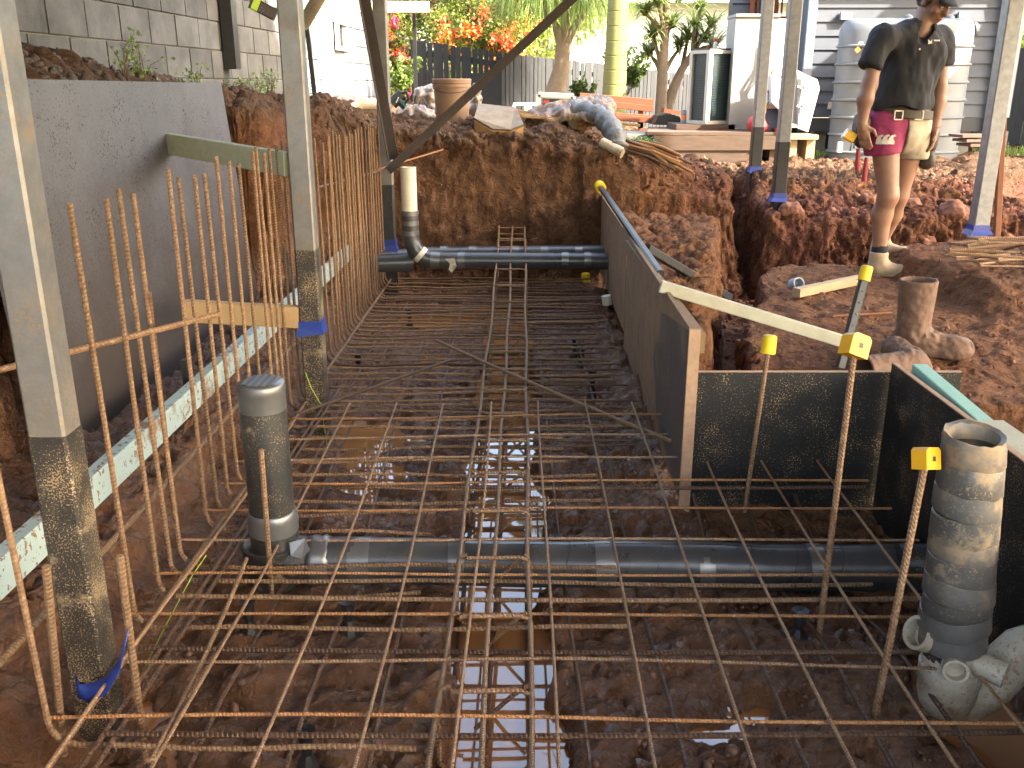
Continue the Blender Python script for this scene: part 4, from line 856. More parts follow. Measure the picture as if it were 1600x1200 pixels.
def dracaena(label, path, tips, seed, Y):
    b = path[0]; t = thing('dracaena', label, 'tree', tuple(b)); mb = MB().tube(path, [.075 - .035 * k / (len(path) - 1) for k in range(len(path))], 9); rng = random.Random(seed); cs = []; ds = []
    for (q, k) in tips:
        mb.tube([path[k], path[k].lerp(q, .5) + V(0, 0, .03), q], [.035, .025, .018], 7); c, d = rosette(q, 75, rng, .35); cs += c; ds += d
    mb.build('trunk', 'bark', t, smooth='auto'); blades(cs, ds, .38, .028, 'leaf_spike', t, 'crown', droop=.55, seg=4, seed=seed)
Yd = 11.7
dracaena('straight dracaena with spiky leaf rosettes beside the smooth palm', [atY(1032, 185, Yd), atY(1035, 120, Yd), atY(1039, 60, Yd), atY(1043, -20, Yd)], [(atY(x_, y_, Yd + dy), k) for x_, y_, dy, k in ((1020, 55, .1, 1), (1008, 20, -.1, 2), (1050, 40, .0, 2), (1028, 5, -.2, 2), (1060, 0, .1, 3), (1040, -25, 0, 3), (1015, 85, .2, 1), (1062, 75, .15, 1))], 21, Yd)
dracaena('leaning dracaena with spiky leaves beside the air conditioner', [atY(1040, 178, Yd + .1), atY(1052, 140, Yd + .1), atY(1066, 108, Yd + .1), atY(1082, 85, Yd + .1)], [(atY(x_, y_, Yd + .1 + dy), k) for x_, y_, dy, k in ((1100, 62, 0, 3), (1112, 40, .1, 3), (1085, 40, -.1, 3), (1075, 60, .2, 2), (1095, 12, .1, 3), (1115, 72, -.1, 3))], 22, Yd)
def stemweed(px, py, Y, h, n, mat, label, size=(.015, .035), spread=.10, leafy=11):
    b = atY(px, py, Y); b.z = min(b.z, gz(b.x, Y) + .02) if abs(b.x) < 4 and Y < 12 else b.z; t = thing('weed_plant', label, 'plant', tuple(b)); rng = random.Random(px); mb = MB(); pts = []
    for k in range(n):
        tip = b + V(rng.uniform(-spread, spread), rng.uniform(-spread, spread) * .6, h * rng.uniform(.5, 1)); mid = b.lerp(tip, .5) + V(rng.uniform(-.03, .03), 0, .03); mb.tube([b, mid, tip], [.003, .0025, .001], 4)
        for j in range(leafy): q = b.lerp(tip, rng.uniform(.3, 1.05)); pts.append((q.x + rng.gauss(0, .02), q.y + rng.gauss(0, .02), q.z + rng.gauss(0, .015)))
    mb.build('stems', 'twig', t); leaves('foliage', pts, mat, t, size, .6, seed=px)
for px, py, Y, h, n, l in ((38, 78, 3.4, .16, 5, 'sprig of yellow green weed beside the foreground post top'), (195, 118, 4.9, .26, 6, 'thin weed sprouting left on the rubble below the wall'), (228, 118, 5.1, .2, 6, 'middle weed sprouting on the rubble below the wall'), (310, 125, 6.0, .16, 5, 'small weed beside the black wall channel'), (420, 165, 7.4, .3, 14, 'leafy weed clump on the bank left of the second post'), (400, 160, 7.2, .16, 8, 'low weed at the corner of the grey sheet'), (480, 165, 8.4, .24, 8, 'weed clump right of the second post'), (365, 146, 6.4, .1, 6, 'tiny weed on top of the form sheet corner')): stemweed(px, py, Y, h, n, 'leaf_weed', l)
stemweed(625, 150, 12.5, .5, 14, 'leaf_weed', 'green weeds at the foot of the wall end', (.04, .09), .3, 40); stemweed(980, 150, 12.6, .75, 12, 'leaf_mid', 'climbing green vine on the fence beside the smooth palm', (.04, .1), .35, 60); stemweed(915, 160, 12.4, .3, 8, 'leaf_mid', 'low green shrub behind the orange bench', (.04, .08), .2, 40)
def strap():
    b = atY(995, 216, 8.2); b.z = gz(b.x, 8.2) - .02; t = thing('strappy_plant', 'clump of strappy green plant beside the timber deck', 'plant', tuple(b)); cs, ds = [], []; rng = random.Random(2)
    for k in range(150): a = rng.uniform(0, 6.28); cs.append(b + V(rng.uniform(-.1, .1), rng.uniform(-.08, .08), 0)); ds.append((math.cos(a) * .7, math.sin(a) * .7, rng.uniform(.5, 1.5)))
    blades(cs, ds, .2, .012, 'leaf_weed', t, 'foliage', droop=.9)
strap()
def tuft(px, py, Y, n, label, L=.09, sx=.12, kind=None):
    b = atY(px, py, Y); rng = random.Random(px); cs = [b + V(rng.uniform(-sx, sx), rng.uniform(-.1, .1), -.02) for _ in range(n)]; ds = [(rng.uniform(-.6, .6), rng.uniform(-.6, .6), 1) for _ in range(n)]
    o = blades(cs, ds, L, .008, 'leaf_weed', None, 'grass_tuft', droop=.5); tag(o, label, 'grass')
tuft(1290, 243, 9.6, 260, 'grass tuft at the foot of the house stump', sx=.25); tuft(1585, 240, 9.5, 260, 'grass along the foot of the right fence', sx=.4, L=.12)

# ------------------------------------------------------------------ fences and houses
pm('fence_dark', (.019, .021, .023), (.028, .03, .033), 3, .8, rand=.2, stretch=(20, 20, 1)); pm('fence_right', (.10, .10, .105), (.14, .14, .145), 3, .8, rand=.2)
def fence(label, pts, pitch, wd, mat, zb):
    t = thing('paling_fence', label, 'fence', (pts[0][0], pts[0][1], zb)); proto = {}
    loc = Vector(t.location)
    for (a, b) in zip(pts[:-1], pts[1:]):
        a, b = Vector(a), Vector(b); n = int((b - a).length / pitch); ang = math.atan2(b.y - a.y, b.x - a.x)
        if 'm' not in proto:
            m = MB().box((-wd/2, -.008, 0), (wd/2, .008, 1)); o = m.build('paling', mat, t, origin=(0, 0, 0)); proto['m'] = o
            for v in o.data.vertices: v.co += loc
            first = True
        for k in range(n):
            p = a.lerp(b, (k + .5) / n); o = proto['m'] if first else proto['m'].copy()
            if not first: COL.objects.link(o); o.parent = t
            first = False; o.location = V(p.x, p.y, zb) - loc; o.rotation_euler = (random.uniform(-.006, .006), random.uniform(-.012, .012), ang); o.scale = (1, 1, p.z - zb + random.uniform(-.012, .012))
        for dz in (-.15, -.75):
            nv = V(-math.sin(ang), math.cos(ang), 0) * .035; MB().beam(a + nv + V(0, 0, dz), b + nv + V(0, 0, dz), .045, .07).build('rail', mat, t)
fence('dark paling fence with thin gaps across the back of the garden', [atY(640, 62, 13.0) + V(0, 0, 0), atY(782, 82, 13.0), atY(900, 96, 13.9), atY(1090, 117, 15.2)], .073, .064, 'fence_dark', .5)
MB_ = MB().box((atY(735, 120, 12.7).x, 12.7, .6), (atY(782, 120, 12.7).x, 12.78, atY(735, 114, 12.7).z)); tag(MB_.build('garden_gate', 'fence_dark'), 'solid dark gate panel behind the brown bucket', 'gate')
fence('dark grey paling fence at the right edge behind the post', [V(5.25, 11.6, 1.62), V(6.6, 9.6, 1.72), V(7.6, 8.1, 1.8)], .105, .10, 'fence_right', .4)
pm('white_paint', (.62, .62, .60), (.58, .58, .56), 4, .6, bumpk=.05); pm('roof_grey', (.30, .32, .35), (.25, .27, .3), 4, .5)
def far_house():
    t = thing('white_house', 'white weatherboard house far behind the fence', 'house', (3.5, 20, .3)); MB().box((1.1, 20, .3), (6.2, 25, 2.95)).build('wall', 'white_paint', t)
    for k in range(16): MB().box((1.08, 19.975, .42 + .16 * k), (6.2, 19.998, .42 + .16 * k + .148)).build('weatherboard', 'white_paint', t)
    MB().prism([V(.7, 19.6, 2.9), V(6.6, 19.6, 2.9), V(6.6, 22.5, 4.0), V(.7, 22.5, 4.0)], V(0, 0, .08)).build('roof', 'roof_grey', t); MB().box((.7, 19.5, 2.78), (6.6, 19.6, 2.95)).build('gutter', 'white_paint', t)
    f = MB().box((3.9, 19.955, 1.0), (4.7, 19.97, 2.3)).build('window', 'roof_grey', t)
    MB().box((3.8, 19.95, .9), (3.9, 19.975, 2.4)).build('frame', 'white_paint', f)
far_house()
tag(MB().box((-.1, 21, .3), (.9, 23, 1.9)).prism([V(-.35, 20.8, 1.85), V(1.1, 20.8, 1.85), V(.4, 20.8, 2.5)], V(0, 2.4, 0)).build('garden_shed', 'white_paint'), 'small pale gabled shed seen behind the ponytail palm', 'shed')
pm('board_grey', (.075, .086, .11), (.066, .076, .098), 3, .6, bumpk=.05); pm('board_base', (.055, .058, .066), None, 3, .7); pm('corner_grey', (.32, .34, .38), None, 3, .6); pm('lattice_brown', (.30, .085, .035), (.24, .065, .028), 5, .6); pm('stump', (.20, .19, .17), None, 5, .85); pm('void_shade', (.02, .018, .016), None, 5, .95)
def house():
    t = thing('grey_house', 'grey weatherboard house on low stumps at the back right', 'house', (4, 10, .5)); x0, x1, Y = 3.02, 5.12, 10.0
    MB().box((x0, Y + .03, .93), (x1, Y + .9, 2.35)).build('wall', 'board_grey', t)
    for k in range(11):
        z = .93 + .133 * k; MB().prism([V(x0 + .06, Y, z), V(x0 + .06, Y + .028, z), V(x0 + .06, Y + .028, z + .131), V(x0 + .06, Y + .016, z + .131)], V(x1 - x0 - .06, 0, 0)).build('weatherboard', 'board_grey', t)
    MB().box((x0 - .03, Y - .012, .93), (x0 + .055, Y + .03, 2.35)).build('corner_board', 'corner_grey', t); MB().box((x1, Y - .012, .93), (x1 + .06, Y + .03, 2.35)).build('corner_board', 'corner_grey', t)
    MB().box((x0 - .02, Y + .003, .79), (x1 + .03, Y + .05, .925)).build('base_beam', 'board_base', t)
    for x in (3.18, 3.95, 4.7, 5.1): MB().box((x, Y + .05, .3), (x + .13, Y + .17, .79)).build('stump', 'stump', t)
    MB().box((x0, Y + .8, .2), (x1 + .1, Y + .85, .79)).build('underfloor_shade', 'void_shade', t)  # near-black panel standing in for the shade under the house
    # set-back wing with lattice screen
    Yb = 11.2; xa_ = atY(1140, 80, Yb).x; MB().box((xa_, Yb + .03, .9), (x0 - .03, Yb + .2, 2.4)).build('wall', 'board_grey', t)
    for k in range(11): z = .93 + .133 * k; MB().prism([V(xa_, Yb, z), V(xa_, Yb + .028, z), V(xa_, Yb + .028, z + .131), V(xa_, Yb + .016, z + .131)], V(x0 - .04 - xa_, 0, 0)).build('weatherboard', 'board_grey', t)
    l0, l1 = atY(1172, 60, Yb - .06).x, atY(1236, 60, Yb - .06).x; lt = MB()
    for x in (l0, l0 + (l1 - l0) * .42, l0 + (l1 - l0) * .58, l1): lt.box((x - .022, Yb - .07, .95), (x + .022, Yb - .03, 2.45))
    s_ = lt.build('lattice_screen', 'lattice_brown', t)
    for k in range(5): MB().box((l0, Yb - .062, 1.05 + .3 * k), (l1, Yb - .04, 1.085 + .3 * k)).build('lattice_rail', 'lattice_brown', s_)
    for x in (.14, .28, .72, .86): MB().box((l0 + (l1-l0) * x - .009, Yb - .055, .95), (l0 + (l1-l0) * x + .009, Yb - .035, 2.45)).build('lattice_bar', 'lattice_brown', s_)
    for (px, py) in ((1303, 165), (1506, 25), (1322, 25)): p = atY(px, py, Y - .03); MB().box((p.x - .055, Y - .05, p.z - .035), (p.x + .055, Y - .001, p.z + .035)).build('outlet_box', 'pvc' if py > 100 else 'corner_grey', t)
    MB().tube([V(5.0, Y - .06, .75), V(5.0, Y - .06, 2.35)], .045, 14).build('downpipe', 'white_paint', t, smooth='auto')
    for z in (1.0, 1.6, 2.3): MB().box((4.93, Y - .065, z), (5.07, Y - .002, z + .025)).build('pipe_bracket', 'white_paint', t)
    MB().prism([V(2.9, 9.8, 2.36), V(5.4, 9.8, 2.36), V(5.4, 11.5, 2.6), V(2.9, 11.5, 2.6)], V(0, 0, .06)).build('roof', 'roof_grey', t)
house()
pm('tank_grey', (.125, .138, .158), (.11, .122, .14), 2, .42, bumpk=.03); pm('white_tag', (.75, .75, .74), None, 4, .5); pm('orange_tag', (.75, .25, .03), None, 4, .5)
def tank():
    Y = 9.55; c = atY(1416, 140, Y); xl, xr = atY(1309, 200, Y - .2).x, atY(1512, 200, Y - .2).x; cx = (xl + xr) / 2; hw = (xr - xl) / 2; hd = .22; z0 = gz(3.9, Y - .2) - .05; z1 = 1.86
    t = thing('water_tank', 'slim grey ribbed rainwater tank against the house wall', 'water tank', (cx, Y, z0)); mb = MB(); zs = []; z = z0
    ribs = [z0 + .10 + .165 * k for k in range(7)]; prof = []
    for r_ in ribs: prof += [(r_, 0), (r_ + .008, .016), (r_ + .02, .016), (r_ + .03, 0)]
    prof = [(z0, 0)] + prof + [(z1 - .12, 0), (z1 - .06, -.01), (z1 - .02, -.035), (z1, -.09)]; n = 40
    for (z, o) in prof:
        for j in range(n):
            th = 2 * math.pi * j / n; ca, sa = math.cos(th), math.sin(th); e = 4.0
            rx = abs(ca) ** (2/e) * math.copysign(1, ca) * (hw + o); ry = abs(sa) ** (2/2.6) * math.copysign(1, sa) * (hd + o); mb.v.append((cx + rx, Y + ry, z))
    for i in range(len(prof) - 1):
        for j in range(n): mb.f.append((i*n+j, i*n+(j+1) % n, (i+1)*n+(j+1) % n, (i+1)*n+j))
    mb.f.append(tuple((len(prof)-1)*n + j for j in range(n))); mb.build('shell', 'tank_grey', t, smooth='auto')
    MB().lathe([(.05, 0), (.05, .07), (.065, .07), (.065, .1), (.01, .1)], (cx + hw - .06, Y, z1 - .11), 14, V(1, 0, .2)).build('overflow_spout', 'tank_grey', t)
    for dx in (-.1, .12, .3): MB().lathe([(.05, 0), (.04, .03), (.01, .05)], (cx + dx + .1, Y, z1 - .005), 12).build('lid', 'tank_grey', t)
    p = atY(1340, 78, Y - .235); MB().prism([p + V(-.03, 0, 0), p + V(0, 0, -.03), p + V(.03, 0, 0), p + V(0, 0, .03)], V(0, -.004, 0)).build('warning_sticker', 'orange_tag', t); p = atY(1345, 67, Y - .235); MB().box((p.x - .02, Y - .24, p.z - .008), (p.x + .02, Y - .236, p.z + .008)).build('label', 'white_tag', t)
    p = atY(1308, 230, Y - .2); MB().box((xl + .02, Y - .225, p.z - .05), (xl + .055, Y - .17, p.z + .05)).build('label', 'white_tag', t)
tank()
# added unseen roof strips at the right that put slanting shade on the house
t = thing('shade_awning', 'unseen awning strips added to shade the grey house', 'awning', (6.9, 8.6, .5))

for xa_, xb_ in ((5.6, 6.25), (6.78, 8.6)): MB().prism([V(xa_, 7.6, 3.45), V(xb_, 7.6, 3.45), V(xb_, 10.4, 3.5), V(xa_, 10.4, 3.5)], V(0, 0, .06)).build('roof', 'roof_grey', t)
for x in (5.7, 8.5):
    for y in (7.65, 10.35): MB().box((x - .04, y - .04, .4), (x + .04, y + .04, 3.45)).build('post', 'galv_far', t)
pm('soil_clod', (.20, .085, .05), (.11, .04, .026), 9, .9, bumpk=.6, bumpsc=70); pm('top_clod', (.17, .095, .057), (.08, .042, .026), 7, .92, bumpk=.5); pm('mud_clod', (.21, .112, .068), (.11, .052, .032), 7, .28, bumpk=.5, rough2=.6); pm('rubble', (.105, .075, .055), (.045, .032, .025), 12, .9, bumpk=.4)
# ------------------------------------------------------------------ things on the bank and in the garden
pm('bucket_brown', (.30, .185, .115), (.25, .15, .09), 6, .65, splat=.3, splatc=(.18, .1, .06)); pm('slab', (.24, .2, .155), (.15, .115, .085), 10, .9, bumpk=.6, bumpsc=80, splat=.3, splatc=(.30, .18, .09)); pm('slab_side', (.42, .24, .10), (.34, .19, .08), 8, .9, bumpk=.5)
def plastic(name, c1, c2, alpha=.0, rough=.25):
    m, t, b = newmat(name); tc = N(t, 'ShaderNodeTexCoord'); n = noise(t, tc.outputs['Object'], 7, 5, .7); t.links.new(mixc(t, remap(t, n, .4, .62), c1, c2), b.inputs['Base Color']); b.inputs['Roughness'].default_value = rough; b.inputs['Transmission Weight'].default_value = alpha
    bump(t, b, noise(t, tc.outputs['Object'], 25, 4, .7), .6, .02)
plastic('clear_wrap', (.19, .15, .12), (.24, .115, .04)); plastic('grey_film', (.14, .137, .13), (.105, .10, .095), rough=.4); plastic('white_wrap', (.24, .21, .19), (.2, .135, .09))
def lumpy(name, prims, k, res, amp, fr, mat, label=None, cat=None, parent=None, ridge=True, seed=3, lo=None, hi=None, smooth=True):
    fn = union(prims, k); C = lo, hi; v, f = surfnet(fn, lo, hi, res)
    e = 1e-3; g = np.stack([fn(v + np.eye(3)[i] * e) - fn(v - np.eye(3)[i] * e) for i in range(3)], 1); g /= np.maximum(np.linalg.norm(g, axis=1), 1e-9)[:, None]
    d = fbm(v, fr, 4, .55, seed); d = (1 - np.abs(d) * 2) if ridge else d; v = v + g * (d * amp)[:, None]
    o = npmesh(name, v, f, mat, parent, smooth=smooth)
    if label: tag(o, label, cat)
    return o
# bucket
b = atY(707, 185, 7.55); gzb = gz(b.x, 7.55); t = thing('plastic_bucket', 'muddy brown plastic bucket standing on the bank', 'bucket', (b.x, 7.55, gzb))
MB().lathe([(.118, -.02), (.125, 0), (.142, .27), (.142, .275), (.149, .276), (.15, .295), (.146, .30), (.151, .305), (.153, .335), (.148, .34), (.138, .34), (.134, .20), (.12, .02), (.001, .02)], (b.x, 7.55, gzb), 28).build('tub', 'bucket_brown', t, smooth='auto')
MB().tube([V(b.x + .15 * math.cos(a), 7.55 + .15 * math.sin(a) , gzb + .285 - .05 * abs(math.sin(a))) for a in [math.pi + math.pi * k / 12 for k in range(13)]], .003, 6).build('handle', 'steel_black', t)
# rock slab
c0 = [atY(x_, y_, Y_) for x_, y_, Y_ in ((741, 195, 7.0), (748, 172, 7.3), (806, 178, 7.3), (818, 205, 7.0), (797, 213, 6.95), (770, 212, 6.95))]
t = thing('concrete_slab', 'broken pale concrete slab lying on the lip of the bank', 'slab', tuple(c0[4])); c0 = [p + V(0, -.02, .05) for p in c0]; MB().prism(c0, V(0, .03, -.02)).build('top_face', 'slab', t); MB().prism([p + V(0, .012, -.021) for p in c0], V(.0, .03, -.075)).build('body', 'slab_side', t)
# plastic bags and wraps
lumpy('plastic_bag', [ell(atY(675, 165, 8.2), (.16, .15, .16)), ell(atY(700, 172, 8.2), (.16, .15, .10)), ell(atY(650, 180, 7.9), (.14, .15, .05)), ell(atY(745, 165, 8.1), (.06, .1, .15))], .1, .014, .04, 4.5, 'white_wrap', 'crumpled whitish plastic sheet behind the brown bucket', 'plastic', lo=(-1.1, 7.6, .8), hi=(.0, 8.5, 1.45))
lumpy('plastic_bag', [ell(atY(535, 163, 8.6), (.18, .15, .07))], .1, .014, .02, 9, 'white_wrap', 'crumpled plastic bag at the foot of the painted wall', 'plastic', lo=(-1.9, 8.3, .8), hi=(-1.2, 8.9, 1.3))
lumpy('clear_wrap', [ell(atY(870, 182, 7.4), (.20, .2, .055)), ell(atY(905, 178, 7.5), (.24, .2, .07)), ell(atY(925, 188, 7.3), (.14, .2, .05)), ell(atY(930, 168, 7.6), (.12, .15, .06))], .08, .012, .045, 4.5, 'clear_wrap', 'crinkled clear plastic with orange tint on the bank top', 'plastic', lo=(.0, 7.0, .8), hi=(1.0, 8.0, 1.3))
sp = [atY(x_, y_, Y_) for x_, y_, Y_ in ((893, 174, 7.3), (915, 174, 7.25), (938, 182, 7.12), (954, 197, 7.0), (962, 215, 6.9), (964, 234, 6.85))]
mb = MB(); pts = []; rs = []
for k in range(25):
    u = k / 24 * 5; i = min(int(u), 4); pts.append(sp[i].lerp(sp[i+1], u - i)); rs.append(.074 + .010 * math.sin(k * 1.7) + .006 * math.sin(k * 3.1))
rs[0] = .03; mb.tube(pts, rs, 20); tag(mb.build('film_sleeve', 'grey_film', smooth=True), 'long sleeve of grey plastic film drooping over the bank', 'plastic')
cp = [atY(940, 222, 6.85), atY(958, 231, 6.8), atY(973, 239, 6.76)]; mb = MB(); pts = []; rs = []
for k in range(28): pts.append(cp[0].lerp(cp[2], k / 27)); rs.append(.034 + .004 * (k % 2))
mb.tube(pts, rs, 14, cap=False); mb.tube([cp[2] - (cp[2] - cp[0]) * .3, cp[2]], .028, 12); tag(mb.build('corrugated_pipe', 'pvc_mud', smooth='auto'), 'short brown corrugated pipe end below the grey film', 'pipe')
tag(MB().beam(hit(916, 204, .03, 6.6), hit(948, 213, .03, 6.6), .1, .06, bev=.006).build('loose_brick', 'steel_brown'), 'dirty brick lying below the clear plastic', 'brick')
for k, (pa, pb, l) in enumerate((((752, 170), (900, 180), 'long brown board behind the concrete slab'), ((805, 178), (960, 190), 'long thin board along the bank top'), ((815, 181), (1000, 196), 'lower thin board along the bank lip'))):
    tag(MB().beam(atY(*pa, 7.45 - .1 * k), atY(*pb, 7.4 - .1 * k), .06, .018).build('thin_board', 'pine_muddy'), l, 'board')
# power tool
a = atY(622, 156, 7.7); t = thing('power_drill', 'dark green and black power tool lying by the pit end post', 'power tool', tuple(a)); pm('tool_green', (.02, .09, .085), None, 5, .5)
MB().beam(a + V(-.05, 0, -.03), a + V(.03, .02, .04), .07, .09, bev=.02).build('battery', 'steel_black', t); MB().beam(a + V(-.0, .0, .0), a + V(.05, .02, -.05), .06, .06, bev=.02).build('body', 'tool_green', t); MB().tube([a + V(.02, 0, .05), a + V(.07, 0, .06), a + V(.085, 0, .01), a + V(.05, 0, -.03)], .012, 8).build('handle', 'steel_black', t); MB().beam(a + V(-.01, -.05, -.02), a + V(.01, -.052, .02), .03, .004).build('label_plate', 'white_tag', t)
tag(MB().tube([atY(x_, y_, 7.8) for x_, y_ in ((650, 150), (648, 158), (654, 165), (660, 152), (668, 168), (676, 170), (662, 160))], .006, 6).build('wire_coil', 'steel_black'), 'black wire tangle on the plastic sheet', 'wire')
# white frames and box
def frame(p, q, w_, m, t_): MB().beam(p, q, w_, w_, bev=.005).build('rail', m, t_)
Y = 8.6; t = thing('propped_window', 'white window surround propped up on the bank', 'window', tuple(atY(865, 180, Y)))
fa = [atY(840, 185, Y), atY(841, 148, Y), atY(895, 151, Y), atY(893, 185, Y)]
for i in range(3): frame(fa[i], fa[i+1], .05, 'white_paint', t)
t = thing('printed_box', 'black printed carton with red label inside the white frame', 'carton', tuple(atY(865, 175, Y + .1))); q = atY(848, 155, Y - .02); r_ = atY(887, 171, Y - .02)
MB().box((q.x, Y - .02, r_.z), (r_.x, Y + .15, q.z)).build('carton', 'steel_black', t); q2 = atY(849, 156.5, Y - .03); r2 = atY(858, 162, Y - .03); pm('red_label', (.6, .06, .05), None, 4, .5); MB().box((q2.x, Y - .024, r2.z), (r2.x, Y - .0205, q2.z)).build('red_label', 'red_label', t)
for k, (x_, w_) in enumerate(((849.5, .01), (852.5, .012), (856, .01), (859, .012), (862, .008), (864.5, .01))): p = atY(x_, 167.5, Y - .022); MB().box((p.x, Y - .0235, p.z - .012), (p.x + w_, Y - .0205, p.z + (.012 if k in (0, 4) else .006))).build('lettering', 'white_tag', t)
t = thing('white_trestle', 'low white frame beside the window frame', 'frame', tuple(atY(830, 172, 9.2)))
for pa, pb in (((802, 163), (838, 163)), ((803, 163), (803, 178)), ((821, 165), (821, 178)), ((828, 165), (828, 178)), ((838, 163), (838, 178))): frame(atY(*pa, 9.2), atY(*pb, 9.2), .03, 'white_paint', t)
# bench
pm('bench_wood', (.20, .055, .02), (.155, .043, .016), 4, .6, stretch=(2, 14, 14))
t = thing('garden_bench', 'orange stained slatted timber bench in front of the palm trunk', 'bench', tuple(atY(965, 195, 10)))
for (pa, pb, h_, Y_) in (((906, 150), (1021, 160), .065, 10.2), ((906, 159), (1020, 170), .065, 10.17), ((915, 180), (1020, 188), .06, 9.95), ((910, 176), (1020, 184), .05, 10.1)): MB().beam(atY(*pa, Y_), atY(*pb, Y_), .03, h_, bev=.004).build('slat', 'bench_wood', t)
for (pa, pb) in (((1001, 168), (1001, 200)), ((920, 160), (920, 198)), ((1001, 187), (1001, 205))): MB().beam(atY(*pa, 10.2), atY(*pb, 10.2), .05, .05).build('leg', 'bench_wood', t)
tag(MB().beam(atY(1035, 172, 10.4), atY(1072, 178, 10.4), .25, .04).build('timber_stack', 'bench_wood'), 'short orange timber board behind the black crate', 'board')
# rod pile
rg = random.Random(31)
for k in range(22):
    x0 = rg.uniform(975, 1010); y0 = rg.uniform(215, 240); x1 = x0 + rg.uniform(35, 70); y1 = y0 + rg.uniform(14, 26); Y_ = 7.5 - k * .012
    x1 = x0 + rg.uniform(50, 85); y1 = y0 + rg.uniform(22, 36); p, q = atY(x0, y0, 6.95 - .004 * k), atY(x1, y1, 6.86 - .006 * k); tag(MB().tube([p, p.lerp(q, .5) + V(0, 0, .015), q], .011, 7).build('steel_rod', 'rebar_orange' if k % 3 else 'rebar_dark', smooth='auto'), 'rusty rod in the pile on the slope, %s from the grey film sleeve' % ordw(k), 'rod', 'pile of rusty rods on the slope')
# timber deck
pm('deck_wood', (.115, .068, .045), (.08, .048, .033), 3, .75, stretch=(2, 16, 16), rand=.12); pm('deck_fascia', (.11, .066, .042), (.065, .042, .03), 3, .8, stretch=(2, 16, 16))
t = thing('timber_deck', 'low brown timber deck carrying the air conditioner', 'deck', (1.9, 9, .5)); zt = .85
for k in range(9): MB().box((1.22 + .02 * k, 8.62 + .118 * k, zt - .025), (2.5, 8.62 + .118 * k + .112, zt)).build('board', 'deck_wood', t)
MB().box((1.28, 8.615, .69), (2.2, 8.655, zt - .03)).build('fascia', 'deck_fascia', t); MB().box((1.32, 8.63, .45), (2.18, 8.66, .685)).build('retaining_board', 'deck_fascia', t); MB().box((2.2, 8.6, .70), (2.5, 8.64, zt - .03)).build('fascia', 'deck_fascia', t); MB().box((2.46, 8.64, .5), (2.5, 9.6, zt - .03)).build('end_board', 'deck_fascia', t); MB().box((2.35, 8.645, .45), (2.45, 8.74, .7)).build('leg', 'deck_fascia', t)
MB().box((1.55, 9.0, zt + .002), (2.1, 9.55, zt + .05)).build('raised_step', 'deck_wood', t)
# air conditioner
pm('ac_beige', (.58, .53, .43), (.52, .47, .38), 5, .5); pm('coil', (.05, .10, .11), (.035, .07, .08), 40, .45); pm('fin', (.03, .05, .055), None, 10, .4)
def aircon():
    c = atY(1110, 186, 9.2); c.z = zt + .052; t = thing('air_conditioner', 'beige outdoor air conditioner with dark coil faces on the deck', 'air conditioner', tuple(c)); t.rotation_euler = (0, 0, R(26)); w_, d_, h_ = .30, .26, .66
    def B(lo, hi, n, m, p=t): o = MB().box(lo, hi).build(n, m, None, origin=(0, 0, 0)); o.location = (0, 0, 0); o.parent = p; return o
    B((-w_/2 + .01, -d_/2 + .01, .03), (w_/2 - .01, d_/2 - .01, h_ - .03), 'coil', 'coil')
    for x in (-1, 1):
        for y in (-1, 1): B((x * w_/2 - .022, y * d_/2 - .022, .03), (x * w_/2 + .022, y * d_/2 + .022, h_ - .03), 'corner_post', 'ac_beige')
    B((-w_/2 - .02, -d_/2 - .02, 0), (w_/2 + .02, d_/2 + .02, .03), 'base', 'ac_beige'); B((-w_/2 - .02, -d_/2 - .02, h_ - .03), (w_/2 + .02, d_/2 + .02, h_), 'lid', 'ac_beige'); B((-w_/2, -d_/2, h_ + .001), (w_/2, d_/2, h_ + .016), 'top_grille', 'steel_black')
    for k in range(26):
        z = .05 + .0225 * k; B((-w_/2 + .024, -d_/2 - .004, z), (w_/2 - .024, -d_/2 + .009, z + .006), 'fin', 'fin')
        B((-w_/2 - .004, -d_/2 + .024, z), (-w_/2 + .009, d_/2 - .024, z + .006), 'fin', 'fin')
aircon()
pm('cabinet_white', (.30, .292, .28), (.26, .25, .235), 3, .5, splat=.12, splatc=(.22, .13, .09))
a = atY(1133, 196, 9.15); t = thing('white_cabinet', 'tall dusty white cabinet standing on the deck', 'cabinet', (a.x + .2, 9.15, zt)); MB().box((a.x, 9.0, zt + .006), (a.x + .40, 9.35, 1.84)).build('carcass', 'cabinet_white', t); MB().box((a.x - .005, 8.985, 1.845), (a.x + .405, 9.36, 1.87)).build('lid', 'cabinet_white', t); MB().box((a.x + .41, 9.05, zt + .25), (a.x + .50, 9.3, 1.83)).build('side_panel', 'white_paint', t)
rg = random.Random(77)
for k in range(9):
    x0 = 1215 + rg.uniform(-8, 8); pts = [atY(1205 + rg.uniform(-3, 8), 60 + rg.uniform(-3, 6), 8.95), atY(x0 + 8, 80 + rg.uniform(-6, 6), 8.9), atY(x0 + rg.uniform(-6, 6), 105, 8.87), atY(1203 + rg.uniform(-6, 6), 130, 8.9)]
    tag(MB().tube(pts, .006, 6).build('cable', 'white_paint' if k % 3 else 'pine', smooth=True), 'loop of %s cable hanging beside the white cabinet, %s strand' % ('white' if k % 3 else 'tan', ordw(k)), 'cable', 'cables hanging beside the white cabinet')
plastic('poly_white', (.58, .58, .575), (.54, .54, .535), rough=.6)
t = thing('foam_crate', 'big white polystyrene crate leaning behind the galvanised post', 'crate', tuple(atY(1250, 210, 8.6))); A = lambda x_, y_, d=0: atY(x_, y_, 8.6 + d)
MB().prism([A(1205, 118), A(1243, 108), A(1262, 118), A(1262, 200), A(1238, 192), A(1206, 160)], V(.03, .25, 0)).build('back_panel', 'poly_white', t)
